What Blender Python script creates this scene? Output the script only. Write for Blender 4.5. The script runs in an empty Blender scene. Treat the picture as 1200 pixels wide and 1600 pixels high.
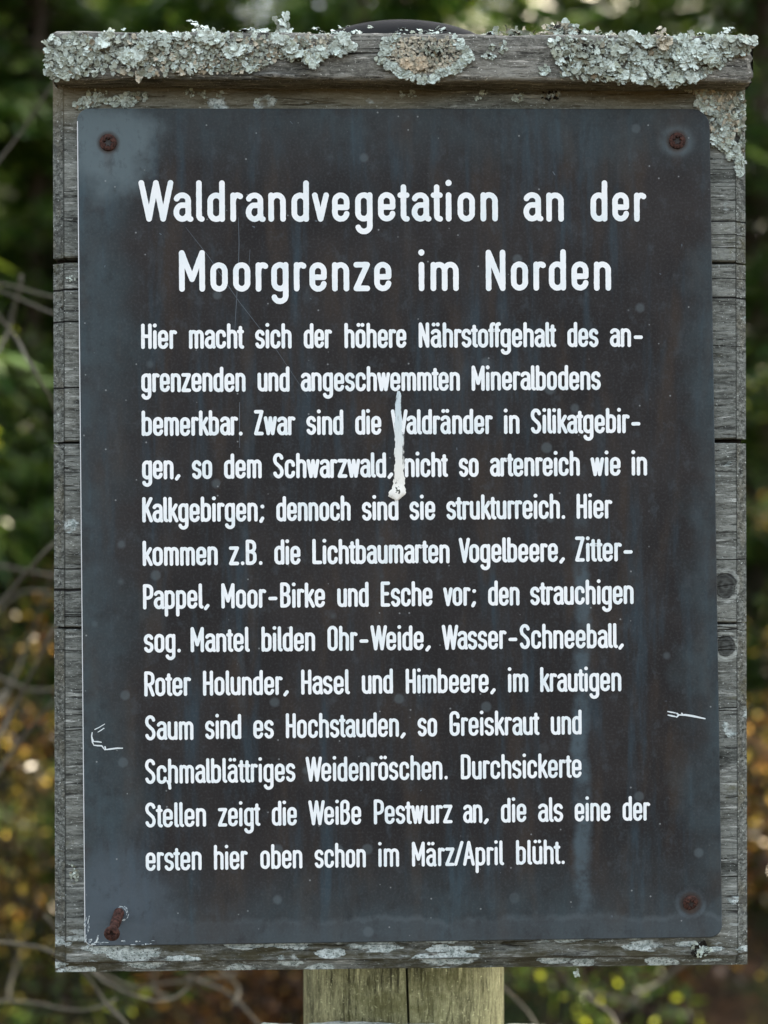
import bpy, bmesh, math, random
import numpy as np
from mathutils import Vector, Matrix, Euler

S = bpy.context.scene
COL = S.collection
R = math.radians

# ------------------------------------------------------------------ camera, sky, sun, exposure
cam_d = bpy.data.cameras.new('camera')
cam = bpy.data.objects.new('camera', cam_d); COL.objects.link(cam)
YAW, ROLL = 0.0266, 0.0026
F = Vector((math.sin(YAW), math.cos(YAW), 0)); R0 = Vector((math.cos(YAW), -math.sin(YAW), 0)); U0 = Vector((0, 0, 1))
RX = R0 * math.cos(ROLL) - U0 * math.sin(ROLL); UX = U0 * math.cos(ROLL) + R0 * math.sin(ROLL)
m = Matrix((RX, UX, -F)).transposed().to_4x4()
m.translation = Vector((-0.0105, -0.676, 1.35))
cam.matrix_world = m
cam_d.lens = 50; cam_d.sensor_width = 36; cam_d.clip_start = 0.05; cam_d.clip_end = 2000
cam_d.dof.use_dof = True; cam_d.dof.focus_distance = 0.672; cam_d.dof.aperture_fstop = 6.0
S.camera = cam

SUN_EL, SUN_AZ = R(54), R(40)          # azimuth from +Y (behind the sign) towards +X
world = bpy.data.worlds.new('World'); S.world = world; world.use_nodes = True
wn = world.node_tree.nodes; wl = world.node_tree.links
sky = wn.new('ShaderNodeTexSky'); sky.sky_type = 'NISHITA'; sky.sun_disc = False
sky.sun_elevation = SUN_EL; sky.sun_rotation = SUN_AZ; sky.air_density = 1.0; sky.dust_density = 4.0; sky.ozone_density = 0.2
hs = wn.new('ShaderNodeHueSaturation'); hs.inputs['Saturation'].default_value = .42   # thin high haze whitens the sky
wl.new(sky.outputs[0], hs.inputs['Color']); wl.new(hs.outputs[0], wn['Background'].inputs[0]); wn['Background'].inputs[1].default_value = 0.12
sun_d = bpy.data.lights.new('sun', 'SUN'); sun = bpy.data.objects.new('sun', sun_d); COL.objects.link(sun)
sun_d.energy = 4.9; sun_d.angle = R(0.53); sun_d.color = (1.0, 0.86, 0.64)
sdir = Vector((math.cos(SUN_EL) * math.sin(SUN_AZ), math.cos(SUN_EL) * math.cos(SUN_AZ), math.sin(SUN_EL)))
sun.rotation_euler = sdir.to_track_quat('Z', 'Y').to_euler()
S.view_settings.view_transform = 'Standard'; S.view_settings.look = 'None'
S.view_settings.exposure = 2.62; S.view_settings.gamma = 1.0
S.cycles.use_denoising = True
S.cycles.max_bounces = 6; S.cycles.transparent_max_bounces = 8
S.cycles.sample_clamp_indirect = 6.0

# ------------------------------------------------------------------ helpers
def tag(o, label=None, cat=None, group=None, kind=None):
    if label: o['label'] = label
    if cat: o['category'] = cat
    if group: o['group'] = group
    if kind: o['kind'] = kind
    return o

def empty(name, loc=(0, 0, 0)):
    o = bpy.data.objects.new(name, None); COL.objects.link(o); o.location = loc; o.empty_display_size = 0.05
    return o

def mesh_obj(name, v, f, mats, parent=None, smooth=False, midx=None, loc=None):
    """link a mesh; v are world coordinates, loc moves the object's origin there"""
    v = np.asarray(v, dtype=np.float64)
    pw = Vector((0, 0, 0)); q = parent
    while q is not None: pw += q.location; q = q.parent
    loc = pw if loc is None else Vector(loc)
    vv = v - np.array(loc)[None, :]
    me = bpy.data.meshes.new(name)
    me.from_pydata(vv.tolist(), [], f if isinstance(f, list) else f.tolist())
    if not isinstance(mats, (list, tuple)): mats = [mats]
    for mm in mats: me.materials.append(mm)
    if midx is not None: me.polygons.foreach_set('material_index', np.asarray(midx, dtype=np.int32))
    if smooth: me.polygons.foreach_set('use_smooth', np.ones(len(me.polygons), dtype=bool))
    me.update()
    o = bpy.data.objects.new(name, me); COL.objects.link(o)
    o.parent = parent; o.location = loc - pw
    return o

class MB:
    def __init__(s): s.v = []; s.f = []; s.m = []; s.n = 0
    def add(s, v, f, mi=0):
        s.v.append(np.asarray(v, dtype=np.float64).reshape(-1, 3)); s.f += [tuple(i + s.n for i in q) for q in f]
        s.m += [mi] * len(f) if np.isscalar(mi) else list(mi); s.n += len(s.v[-1])
    def build(s, name, mats, parent=None, smooth=False, loc=None):
        return mesh_obj(name, np.concatenate(s.v), s.f, mats, parent, smooth, s.m, loc)

def tube(mb, pts, rad, sides=7, mi=0, cap=True):
    pts = [Vector(p) for p in pts]; n = len(pts)
    v = []; f = []
    t0 = (pts[1] - pts[0]).normalized()
    a = t0.orthogonal().normalized()
    for i, p in enumerate(pts):
        t = (pts[min(i + 1, n - 1)] - pts[max(i - 1, 0)]).normalized()
        a = (a - t * a.dot(t)).normalized(); b = t.cross(a)
        r = rad[i] if hasattr(rad, '__len__') else rad
        for k in range(sides):
            an = 2 * math.pi * k / sides
            v.append(p + a * math.cos(an) * r + b * math.sin(an) * r)
    for i in range(n - 1):
        for k in range(sides):
            k2 = (k + 1) % sides
            f.append((i * sides + k, i * sides + k2, (i + 1) * sides + k2, (i + 1) * sides + k))
    if cap:
        f.append(tuple(range(sides))[::-1]); f.append(tuple((n - 1) * sides + k for k in range(sides)))
    mb.add([tuple(q) for q in v], f, mi)

# ------------------------------------------------------------------ node helper
class NT:
    def __init__(s, name):
        s.mat = bpy.data.materials.new(name); s.mat.use_nodes = True
        s.t = s.mat.node_tree; s.p = s.t.nodes['Principled BSDF']; s.out = s.t.nodes['Material Output']
    def node(s, typ, **kw):
        n = s.t.nodes.new(typ)
        for k, v in kw.items(): setattr(n, k, v)
        return n
    def inp(s, sock, v):
        if v is None: return
        if isinstance(v, bpy.types.NodeSocket): s.t.links.new(v, sock)
        else: sock.default_value = v
    def co(s, scale=(1, 1, 1), off=(0, 0, 0)):
        tc = s.node('ShaderNodeTexCoord'); mp = s.node('ShaderNodeMapping')
        s.t.links.new(tc.outputs['Object'], mp.inputs[0]); mp.inputs['Scale'].default_value = scale; mp.inputs['Location'].default_value = off
        return mp.outputs[0]
    def noise(s, vec, scale, detail=4, rough=.55, dist=0.0, out='Fac'):
        n = s.node('ShaderNodeTexNoise'); s.inp(n.inputs['Vector'], vec); n.inputs['Scale'].default_value = scale
        n.inputs['Detail'].default_value = detail; n.inputs['Roughness'].default_value = rough; n.inputs['Distortion'].default_value = dist
        return n.outputs[0] if out == 'Fac' else n.outputs[1]
    def voro(s, vec, scale, feature='F1', out='Distance', rnd=1.0):
        n = s.node('ShaderNodeTexVoronoi', feature=feature); s.inp(n.inputs['Vector'], vec); n.inputs['Scale'].default_value = scale
        n.inputs['Randomness'].default_value = rnd
        return n.outputs[out]
    def math(s, op, a, b=None, c=None, clamp=False):
        n = s.node('ShaderNodeMath', operation=op, use_clamp=clamp)
        s.inp(n.inputs[0], a); s.inp(n.inputs[1], b)
        if c is not None: s.inp(n.inputs[2], c)
        return n.outputs[0]
    def ramp(s, fac, lo, hi, a=0.0, b=1.0, smooth=True):
        n = s.node('ShaderNodeMapRange', interpolation_type='SMOOTHSTEP' if smooth else 'LINEAR')
        s.inp(n.inputs[0], fac); s.inp(n.inputs[1], lo); s.inp(n.inputs[2], hi); s.inp(n.inputs[3], a); s.inp(n.inputs[4], b)
        return n.outputs[0]
    def mix(s, fac, a, b, mode='MIX'):
        n = s.node('ShaderNodeMix', data_type='RGBA', blend_type=mode)
        s.inp(n.inputs[0], fac)
        for sk, v in ((n.inputs[6], a), (n.inputs[7], b)):
            if isinstance(v, tuple) and len(v) == 3: v = v + (1,)
            s.inp(sk, v)
        return n.outputs[2]
    def xyz(s, vec):
        n = s.node('ShaderNodeSeparateXYZ'); s.inp(n.inputs[0], vec); return n.outputs
    def bump(s, h, strength=.5, dist=.001, normal=None):
        n = s.node('ShaderNodeBump'); n.inputs['Strength'].default_value = strength; n.inputs['Distance'].default_value = dist
        s.inp(n.inputs['Height'], h); s.inp(n.inputs['Normal'], normal)
        return n.outputs[0]
    def island(s):
        return s.node('ShaderNodeNewGeometry').outputs['Random Per Island']
    def done(s, col=None, rough=.7, normal=None, spec=.3, **kw):
        if isinstance(col, tuple) and len(col) == 3: col = col + (1,)
        s.inp(s.p.inputs['Base Color'], col); s.inp(s.p.inputs['Roughness'], rough); s.inp(s.p.inputs['Normal'], normal)
        s.p.inputs['Specular IOR Level'].default_value = spec
        for k, v in kw.items(): s.inp(s.p.inputs[k], v)
        return s.mat

# ------------------------------------------------------------------ materials
def mat_wood(name, tone=(1, 1, 1), crust=0.0, moss=0.0, axis='x', crackd=1.0, endgrain=0.0, bright=1.0, knots=(), splits=()):
    n = NT(name)
    A = (lambda l, c: (l, c, c)) if axis == 'x' else (lambda l, c: (c, c, l))
    big = n.noise(n.co((7, 7, 16) if axis == 'x' else (16, 16, 5)), 1.0, 4)
    warp = n.noise(n.co((16, 16, 16)), 1.0, 3, out='Color')
    def wv(vec, k):
        vm = n.node('ShaderNodeVectorMath', operation='MULTIPLY_ADD'); n.inp(vm.inputs[0], warp); vm.inputs[1].default_value = (k, k, k); n.inp(vm.inputs[2], vec)
        return vm.outputs[0]
    g0 = n.noise(wv(n.co(A(12, 130)), 2.2), 1.0, 6, .68)          # growth rings
    g1 = n.noise(wv(n.co(A(110, 640), (3, 1, 2)), 1.6), 1.0, 5, .72)   # short fibres
    g2 = n.noise(n.co(A(420, 1300), (7, 7, 7)), 1.0, 3, .7)       # splinter specks
    fib = n.math('ADD', n.math('ADD', n.math('MULTIPLY', g0, .42), n.math('MULTIPLY', g1, .36)), n.math('MULTIPLY', g2, .22))
    t = lambda c: tuple(min(.8, q * b * bright) for q, b in zip(c, tone))
    col = n.mix(n.ramp(fib, .38, .60), t((.022, .023, .021)), t((.225, .235, .22)))
    col = n.mix(n.ramp(big, .38, .66, 0, .75), n.mix(.35, col, t((.05, .055, .05))), n.mix(.25, col, t((.24, .235, .20))))
    silv = n.noise(wv(n.co(A(45, 420), (3, 1, 7)), 1.5), 1.0, 5, .7)
    col = n.mix(n.ramp(silv, .56, .70, 0, .8), col, t((.42, .43, .41)))
    dk = n.noise(wv(n.co(A(60, 560), (13, 4, 7)), 1.5), 1.0, 5, .72)
    col = n.mix(n.ramp(dk, .56, .66, 0, .85), col, t((.018, .018, .017)))
    # long dark drying cracks
    cr = n.noise(wv(n.co(A(2.6, 120), (1, 4, 2)), .5), 1.0, 2, .5)
    crk = n.math('ABSOLUTE', n.math('SUBTRACT', cr, .5))
    crm = n.math('MULTIPLY', n.ramp(crk, .003, .010, 1, 0), n.ramp(n.noise(n.co((14, 14, 30), (8, 1, 1)), 1.0, 2), .50, .56))
    col = n.mix(n.math('MULTIPLY', crm, .9 * crackd), col, (.010, .009, .008))
    h = n.math('SUBTRACT', n.math('SUBTRACT', fib, n.math('MULTIPLY', crm, .8)), n.math('MULTIPLY', n.ramp(dk, .56, .66), .12))
    sp = n.noise(n.co((1100, 1100, 1100)), 1.0, 2)
    if endgrain > 0:
        # worn end grain on the two side rims, with groove shade and dirt painted as the dark joint line
        ax = n.math('ABSOLUTE', n.math('SUBTRACT', n.xyz(n.co())[0], .0001))
        en = n.ramp(ax, endgrain - .0002, endgrain + .0002)
        e1 = n.noise(n.co((420, 420, 620)), 1.0, 6, .75); e2 = n.noise(n.co((130, 130, 60), (2, 2, 2)), 1.0, 4)
        ec = n.mix(n.ramp(e1, .36, .64), t((.020, .021, .019)), t((.20, .21, .195)))
        ec = n.mix(n.ramp(e2, .46, .66, 0, .75), ec, n.mix(n.ramp(e1, .4, .6), t((.05, .048, .036)), t((.15, .14, .11)))); ec = n.mix(n.ramp(g0, .52, .64, 0, .7), ec, t((.035, .035, .032)))
        ec = n.mix(n.ramp(e1, .63, .72, 0, .8), ec, t((.45, .47, .45)))
        col = n.mix(n.math('MULTIPLY', en, .85), col, ec)
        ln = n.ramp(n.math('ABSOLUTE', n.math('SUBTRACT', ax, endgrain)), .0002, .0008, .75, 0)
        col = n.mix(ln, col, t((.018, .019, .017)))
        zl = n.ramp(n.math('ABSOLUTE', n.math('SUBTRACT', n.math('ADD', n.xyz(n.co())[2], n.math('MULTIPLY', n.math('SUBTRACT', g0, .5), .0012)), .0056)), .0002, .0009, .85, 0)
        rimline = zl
        h = n.math('ADD', n.math('MULTIPLY', h, n.math('SUBTRACT', 1.0, n.math('MULTIPLY', en, .6))), n.math('MULTIPLY', n.math('MULTIPLY', e1, en), .6))
    col = n.mix(n.ramp(sp, .60, .72, 0, .55), col, t((.022, .022, .02)))
    col = n.mix(n.ramp(n.noise(n.co((800, 800, 1200), (5, 5, 5)), 1.0, 2), .64, .72, 0, .7), col, t((.50, .53, .51)))
    for (kx, kz, ka, kb) in knots:
        X = n.math('DIVIDE', n.math('SUBTRACT', n.xyz(n.co())[0], kx), ka); Z = n.math('DIVIDE', n.math('SUBTRACT', n.xyz(n.co())[2], kz), kb)
        d = n.math('ADD', n.math('SQRT', n.math('ADD', n.math('MULTIPLY', X, X), n.math('MULTIPLY', Z, Z))), n.math('MULTIPLY', n.math('SUBTRACT', n.noise(n.co((130, 130, 170)), 1.0, 4, .6), .5), .75))
        col = n.mix(n.ramp(n.math('ABSOLUTE', n.math('SUBTRACT', d, 1.25)), .1, .35, n.ramp(g1, .4, .6, .1, .6), 0), col, t((.36, .38, .36)))
        kc = n.mix(n.ramp(n.math('SINE', n.math('ADD', n.math('MULTIPLY', d, 11), n.math('MULTIPLY', g1, 9))), -1, 1), t((.030, .031, .029)), t((.062, .065, .062)))
        col = n.mix(n.ramp(d, .85, 1.05, .9, 0), col, kc)
        col = n.mix(n.ramp(n.math('ABSOLUTE', n.math('SUBTRACT', d, .95)), .03, .13, n.ramp(g1, .4, .6, .1, .85), 0), col, (.012, .012, .011))
        col = n.mix(n.math('MULTIPLY', n.ramp(n.math('ABSOLUTE', n.math('SUBTRACT', Z, n.math('MULTIPLY', X, .12))), .03, .08, .8, 0), n.ramp(d, .7, 1.0, 1, 0)), col, (.008, .008, .007))
    for (sd, cz, hw) in splits:
        x_, y_, z_ = n.xyz(n.co())
        dz = n.math('ABSOLUTE', n.math('ADD', n.math('SUBTRACT', z_, cz), n.math('MULTIPLY', n.math('SUBTRACT', n.noise(n.co((40, 1, 1), (sd, 0, cz * 90)), 1.0, 4), .5), .0022)))
        mk = n.math('MULTIPLY', n.ramp(dz, hw * .6, hw * 1.5, 1, 0), n.math('GREATER_THAN', n.math('MULTIPLY', x_, sd), 0.0))
        col = n.mix(n.math('MULTIPLY', mk, .93), col, (.006, .0055, .005)); h = n.math('SUBTRACT', h, mk)
    if moss > 0:
        mo = n.noise(n.co((14, 14, 30), (2, 9, 4)), 1.0, 5, .65); mf = n.noise(n.co((300, 300, 300), (2, 9, 4)), 1.0, 3, .65)
        mm = n.ramp(n.math('ADD', mo, n.math('MULTIPLY', n.math('SUBTRACT', mf, .5), .3)), .62 - moss * .25, .78 - moss * .2, 0, .6)
        col = n.mix(mm, col, (.085, .080, .024))
    if crust > 0:
        zt = n.xyz(n.co())[2]
        col = n.mix(n.math('MULTIPLY', n.ramp(zt, .392, .418), n.ramp(big, .30, .60, .15, .60)), col, (.185, .155, .085))
        # flat crust lichen: pale elongated scabs, thickest towards the lower rim of the board
        z = n.xyz(n.co())[2]
        low = n.ramp(z, .010, .028, 1, 0)
        def scabs(sx, sz, seed, keep):
            vm = n.node('ShaderNodeVectorMath', operation='MULTIPLY_ADD'); n.inp(vm.inputs[0], n.noise(n.co((150, 150, 420), (seed, 0, 0)), 1.0, 5, .65, out='Color')); vm.inputs[1].default_value = (.85, 0, .85)
            n.inp(vm.inputs[2], n.co((sx, .001, sz), (seed, 0, seed)))
            d = n.voro(vm.outputs[0], 1.0); r = n.xyz(n.voro(vm.outputs[0], 1.0, out='Color'))
            return n.math('MULTIPLY', n.ramp(d, n.math('MULTIPLY', r[1], .62), n.math('ADD', n.math('MULTIPLY', r[1], .62), .10), 1, 0), n.math('GREATER_THAN', r[0], keep))
        cm = n.math('MAXIMUM', n.math('MULTIPLY', n.math('MAXIMUM', scabs(42, 165, 3.3, .22), scabs(75, 260, 8.1, .45)), low),
                    n.math('MULTIPLY', scabs(95, 130, 5.7, .86), n.ramp(n.noise(n.co((60, 60, 90)), 1.0, 3), .45, .55)))
        pores = n.ramp(n.noise(n.co((1000, 1000, 1300)), 1.0, 2), .56, .66, 1, .12)
        cc = n.mix(n.ramp(n.noise(n.co((330, 330, 500)), 1.0, 5, .7), .35, .62), (.20, .25, .235), (.60, .68, .66))
        cc = n.mix(pores, (.04, .045, .04), cc)
        gm = n.noise(n.co((40, 40, 160), (1, 2, 3)), 1.0, 6, .7)
        col = n.mix(n.math('MULTIPLY', n.math('MULTIPLY', low, n.ramp(gm, .42, .60)), .85), col, (.050, .045, .022))
        col = n.mix(n.math('MULTIPLY', cm, .9), col, cc)
        h = n.math('ADD', h, n.math('MULTIPLY', cm, .25))
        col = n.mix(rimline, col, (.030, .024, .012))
    nrm = n.bump(h, 1.0, .0016)
    return n.done(col, .9, nrm, .12)

M = {}
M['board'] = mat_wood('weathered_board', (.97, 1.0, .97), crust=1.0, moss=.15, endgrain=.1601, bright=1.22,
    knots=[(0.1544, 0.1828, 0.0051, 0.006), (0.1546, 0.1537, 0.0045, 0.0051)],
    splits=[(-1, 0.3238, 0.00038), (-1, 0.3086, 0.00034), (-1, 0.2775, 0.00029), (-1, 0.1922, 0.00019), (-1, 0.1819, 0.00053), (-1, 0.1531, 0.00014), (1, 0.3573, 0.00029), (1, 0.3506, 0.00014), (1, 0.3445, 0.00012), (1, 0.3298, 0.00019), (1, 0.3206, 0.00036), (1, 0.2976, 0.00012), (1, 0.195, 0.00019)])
M['beam'] = mat_wood('weathered_beam', (1.0, .96, .90), moss=.05, bright=1.35)
M['post'] = mat_wood('post_wood', (1.62, 1.50, .86), moss=.7, axis='z', crackd=.8)
M['rail'] = mat_wood('crusted_rail', (1.0, 1.05, 1.0), bright=2.4)
M['tongue'] = NT('dark_tongue').done((.02, .016, .012), .9)

def lichen_mat(name, a, b, c, dark=(.02, .02, .018)):
    n = NT(name); r = n.island()
    col = n.mix(n.ramp(r, 0, .75, smooth=False), a, b)
    col = n.mix(n.ramp(r, .72, .95), col, c)
    nz = n.noise(n.co((260, 260, 260)), 1.0, 4, .65)
    col = n.mix(n.ramp(nz, .35, .68), n.mix(.55, col, (.16, .18, .15)), col)
    ag = n.noise(n.co((75, 75, 75), (4, 4, 4)), 1.0, 3)
    col = n.mix(n.ramp(ag, .50, .66, 0, .55), col, (.22, .23, .18))
    fine = n.noise(n.co((1500, 1500, 1500)), 1.0, 2)
    col = n.mix(n.ramp(fine, .60, .72, 0, .5), col, (.07, .075, .065))
    return n.done(col, .9, n.bump(n.math('ADD', nz, n.math('MULTIPLY', fine, .4)), .7, .0008), .15)
M['lich'] = lichen_mat('pale_lichen', (.70, .80, .73), (.56, .66, .59), (.40, .44, .34))
M['lich_grey'] = lichen_mat('grey_lichen', (.42, .46, .38), (.24, .27, .21), (.24, .19, .12))
M['lich_beige'] = lichen_mat('beige_lichen', (.62, .56, .43), (.50, .45, .33), (.58, .58, .48))
M['lich_cream'] = lichen_mat('cream_lichen', (.70, .58, .40), (.62, .50, .34), (.48, .42, .31))
M['lich_dark'] = NT('lichen_underside').done((.018, .016, .013), .9, None, .1)
n = NT('red_bark'); M['bark'] = n.done(n.mix(n.noise(n.co((200, 200, 200)), 1, 4), (.03, .012, .01), (.13, .04, .03)), .8)

def mat_plate():
    n = NT('plate_enamel')
    v = n.co(); x, y, z = n.xyz(v)          # metres, origin: plate centre at x 0.015, z 1.3437
    soft = n.noise(n.co((18, 18, 18)), 1.0, 5, .6); mid = n.noise(n.co((55, 55, 55), (3, 3, 3)), 1.0, 5, .65)
    wob = n.math('ADD', n.math('MULTIPLY', n.math('SUBTRACT', soft, .5), .075), n.math('MULTIPLY', n.math('SUBTRACT', mid, .5), .03))
    base = n.mix(n.ramp(soft, .35, .65), (.0175, .0165, .0162), (.027, .0248, .0238))
    # blue vertical washes
    st = n.noise(n.co((75, 75, 9), (0, 0, 2)), 1.0, 4, .6); st2 = n.noise(n.co((190, 190, 26), (5, 0, 1)), 1.0, 4, .6)
    stm = n.math('MULTIPLY', n.ramp(st, .47, .68), n.ramp(st2, .34, .62))
    base = n.mix(n.math('MULTIPLY', stm, .85), base, (.030, .047, .058))
    warm = n.noise(n.co((60, 60, 14), (9, 9, 9)), 1.0, 4)
    base = n.mix(n.ramp(warm, .50, .68, 0, .7), base, (.040, .031, .024))
    # chalky blue-grey bloom creeping in from the rims
    chalk = (.062, .092, .102)
    l = n.math('ADD', x, .1505); t = n.math('SUBTRACT', .1975, z); b = n.math('ADD', z, .1975); r = n.math('SUBTRACT', .1505, x)
    def rim(d, width, amt):
        return n.math('MULTIPLY', n.ramp(n.math('ADD', d, wob), 0.0, width, 1, 0), amt)
    e = n.math('MAXIMUM', n.math('MAXIMUM', rim(l, .038, .58), rim(t, .040, .42)), n.math('MAXIMUM', rim(b, .050, .50), rim(r, .018, .42)))
    e = n.math('MULTIPLY', e, n.ramp(mid, .30, .62, .30, 1.0))
    base = n.mix(e, base, chalk)
    # lower band below a faint tide line
    tide = n.math('ADD', z, n.math('MULTIPLY', n.math('SUBTRACT', st, .5), .012))
    base = n.mix(n.ramp(tide, -.1855, -.1875, 0, .34), base, (.070, .082, .088))
    base = n.mix(n.math('MULTIPLY', n.ramp(n.math('ABSOLUTE', n.math('ADD', tide, .1862)), .0002, .0022, 1, 0), n.ramp(mid, .35, .65, .04, .26)), base, (.12, .145, .155))
    # one long pale run on the right
    rx = n.math('ADD', n.math('SUBTRACT', x, .0862), n.math('MULTIPLY', n.math('SUBTRACT', n.noise(n.co((8, 8, 45)), 1.0, 5, .65), .5), .011))
    run = n.math('MULTIPLY', n.ramp(n.math('ABSOLUTE', rx), .0015, .0055, 1, 0), n.math('MULTIPLY', n.ramp(z, .02, -.02), n.ramp(z, -.188, -.176)))
    base = n.mix(n.math('MULTIPLY', run, n.ramp(mid, .35, .62, .10, .85)), base, (.070, .098, .112))
    # haloes round the screws
    def dist(px, pz):
        return n.math('SQRT', n.math('ADD', n.math('POWER', n.math('SUBTRACT', x, px), 2), n.math('POWER', n.math('SUBTRACT', z, pz), 2)))
    d = n.math('ADD', dist(-.1368, .1802), wob); base = n.mix(n.ramp(d, .008, .030, .85, 0), base, (.105, .140, .150))
    d = n.math('ADD', dist(.1321, .1822), n.math('MULTIPLY', wob, .12)); base = n.mix(n.ramp(d, .0045, .0100, n.ramp(mid, .3, .7, .30, .70), 0), base, (.105, .138, .150))
    d = dist(.1376, -.1798); base = n.mix(n.ramp(d, .0050, .0074, .45, 0), base, (.060, .076, .086))
    base = n.mix(n.ramp(n.math('ABSOLUTE', n.math('SUBTRACT', d, .0066)), .0003, .0016, n.ramp(mid, .3, .7, .05, .55), 0), base, (.10, .125, .14))
    d = n.math('ADD', dist(-.133, -.182), wob); base = n.mix(n.ramp(d, .006, .042, .6, 0), base, (.085, .108, .125))
    for px, pz in ((-.1368, .1802), (.1321, .1822), (.1376, -.1798)):
        d = dist(px, pz); base = n.mix(n.ramp(d, .0042, .0062, .7, 0), base, (.040, .026, .018))
    for px, pz, L in ((-.1368, .1802, .02), (.1321, .1822, .018), (.1376, -.1798, .008)):
        dxs = n.math('ABSOLUTE', n.math('ADD', n.math('SUBTRACT', x, px), n.math('MULTIPLY', n.math('SUBTRACT', st2, .5), .004)))
        rr = n.math('MULTIPLY', n.ramp(dxs, .0008, .0032, 1, 0), n.math('MULTIPLY', n.ramp(z, pz - L, pz - .003), n.ramp(z, pz, pz - .003)))
        base = n.mix(n.math('MULTIPLY', rr, .28), base, (.055, .036, .026))
    mot = n.noise(n.co((130, 130, 90), (1, 5, 1)), 1.0, 5, .7)
    base = n.mix(n.ramp(mot, .52, .70, 0, .30), base, (.062, .078, .088)); base = n.mix(n.ramp(mot, .48, .32, 0, .35), base, (.018, .0175, .018))
    # round water spots, dust
    vs = n.voro(n.co((70, 70, 70), (2, 0, 2)), 1.0); vr = n.voro(n.co((70, 70, 70), (2, 0, 2)), 1.0, out='Color')
    spot = n.math('MULTIPLY', n.ramp(vs, .13, .22, 1, 0), n.ramp(n.xyz(vr)[0], .72, .8))
    base = n.mix(n.math('MULTIPLY', spot, .33), base, (.12, .15, .16))
    vs = n.voro(n.co((210, 210, 210)), 1.0); vr = n.voro(n.co((210, 210, 210)), 1.0, out='Color')
    dust = n.math('MULTIPLY', n.ramp(vs, .05, .12, 1, 0), n.ramp(n.xyz(vr)[0], .80, .82))
    base = n.mix(n.math('MULTIPLY', dust, .55), base, (.30, .32, .32))
    fine = n.noise(n.co((900, 900, 900)), 1.0, 2)
    base = n.mix(n.ramp(fine, .45, .75, 0, .12), base, (.12, .13, .13))
    rough = n.ramp(mid, .3, .7, .50, .70)
    return n.done(base, rough, n.bump(n.math('ADD', mid, n.math('MULTIPLY', fine, .25)), .06, .001), .11)
M['plate'] = mat_plate()
M['plate_edge'] = NT('plate_edge').done((.55, .58, .58), .5)
n = NT('letter_paint')
nz = n.noise(n.co((700, 700, 700)), 1.0, 3); nz2 = n.noise(n.co((60, 60, 60)), 1.0, 3)
c = n.mix(n.ramp(nz2, .4, .7), (.80, .83, .82), (.70, .77, .77)); c = n.mix(n.ramp(nz, .62, .78, 0, .5), c, (.42, .46, .46))
M['paint'] = n.done(c, .6, n.bump(nz, .2, .0004), .25)
n = NT('scratch'); M['scratch'] = n.done((.62, .68, .68), .6)
n = NT('scuffed_enamel'); nz = n.noise(n.co((900, 900, 900)), 1.0, 3)
M['scuff'] = n.done(n.mix(n.ramp(nz, .4, .6), (.16, .20, .22), (.55, .62, .62)), .6)
n = NT('fine_scratch'); M['fine'] = n.done((.085, .105, .12), .6)
n = NT('rust'); nz = n.noise(n.co((650, 650, 650)), 1.0, 4, .7)
M['rust'] = n.done(n.mix(n.ramp(nz, .35, .68), (.018, .010, .008), (.085, .040, .030)), .75, n.bump(nz, .7, .0006), .15)
n = NT('rust_hole'); M['rust_dark'] = n.done((.02, .012, .01), .9)
n = NT('dropping'); xx, yy, z = n.xyz(n.co())
nz = n.noise(n.co((700, 700, 130)), 1.0, 6, .7); nb = n.noise(n.co((260, 260, 200), (1, 2, 3)), 1.0, 5, .7)
edge = n.ramp(n.math('ABSOLUTE', n.math('ADD', xx, n.math('MULTIPLY', n.math('SUBTRACT', nb, .5), .0016))), .0010, .0021, 0, .34)
blob = n.ramp(z, -.021, -.017, 1, 0)
dens = n.math('SUBTRACT', n.math('ADD', nz, n.ramp(z, -.022, .026, .40, .02)), n.math('MULTIPLY', edge, n.math('SUBTRACT', 1.0, n.math('MULTIPLY', blob, .85))))
alpha = n.ramp(dens, .34, .56, .0, .96)
dc = n.mix(n.ramp(z, -.02, .02), (.80, .80, .73), (.56, .66, .68)); dc = n.mix(n.ramp(nb, .58, .70, 0, .6), dc, (.34, .37, .34))
dc = n.mix(n.math('MULTIPLY', blob, n.ramp(n.noise(n.co((420, 420, 420), (3, 3, 3)), 1.0, 3), .60, .66)), dc, (.045, .05, .035))
M['drop'] = n.done(dc, .9, n.bump(nz, .8, .0006), .08, Alpha=alpha)
n = NT('cap_metal'); nz = n.noise(n.co((60, 60, 60)), 1.0, 4)
M['cap'] = n.done(n.mix(nz, (.012, .0125, .013), (.026, .027, .027)), .95, None, .05)

# ------------------------------------------------------------------ the sign: post, board, beam
rng = np.random.default_rng(7); random.seed(7)
ZC = 1.35
sign = empty('information_sign', (0.0163, 0.03, 0.0))
tag(sign, 'weathered wooden information board with dark plate of white German text on a post', 'sign')

def noise1(x, seed, n=6, f0=1.0, fall=.6):
    r = np.random.default_rng(seed); o = np.zeros_like(x); a = 1.0; f = f0
    for _ in range(n):
        o += a * np.sin(x * f * 2 * np.pi + r.uniform(0, 6.28)); a *= fall; f *= 1.9
    return o

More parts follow.
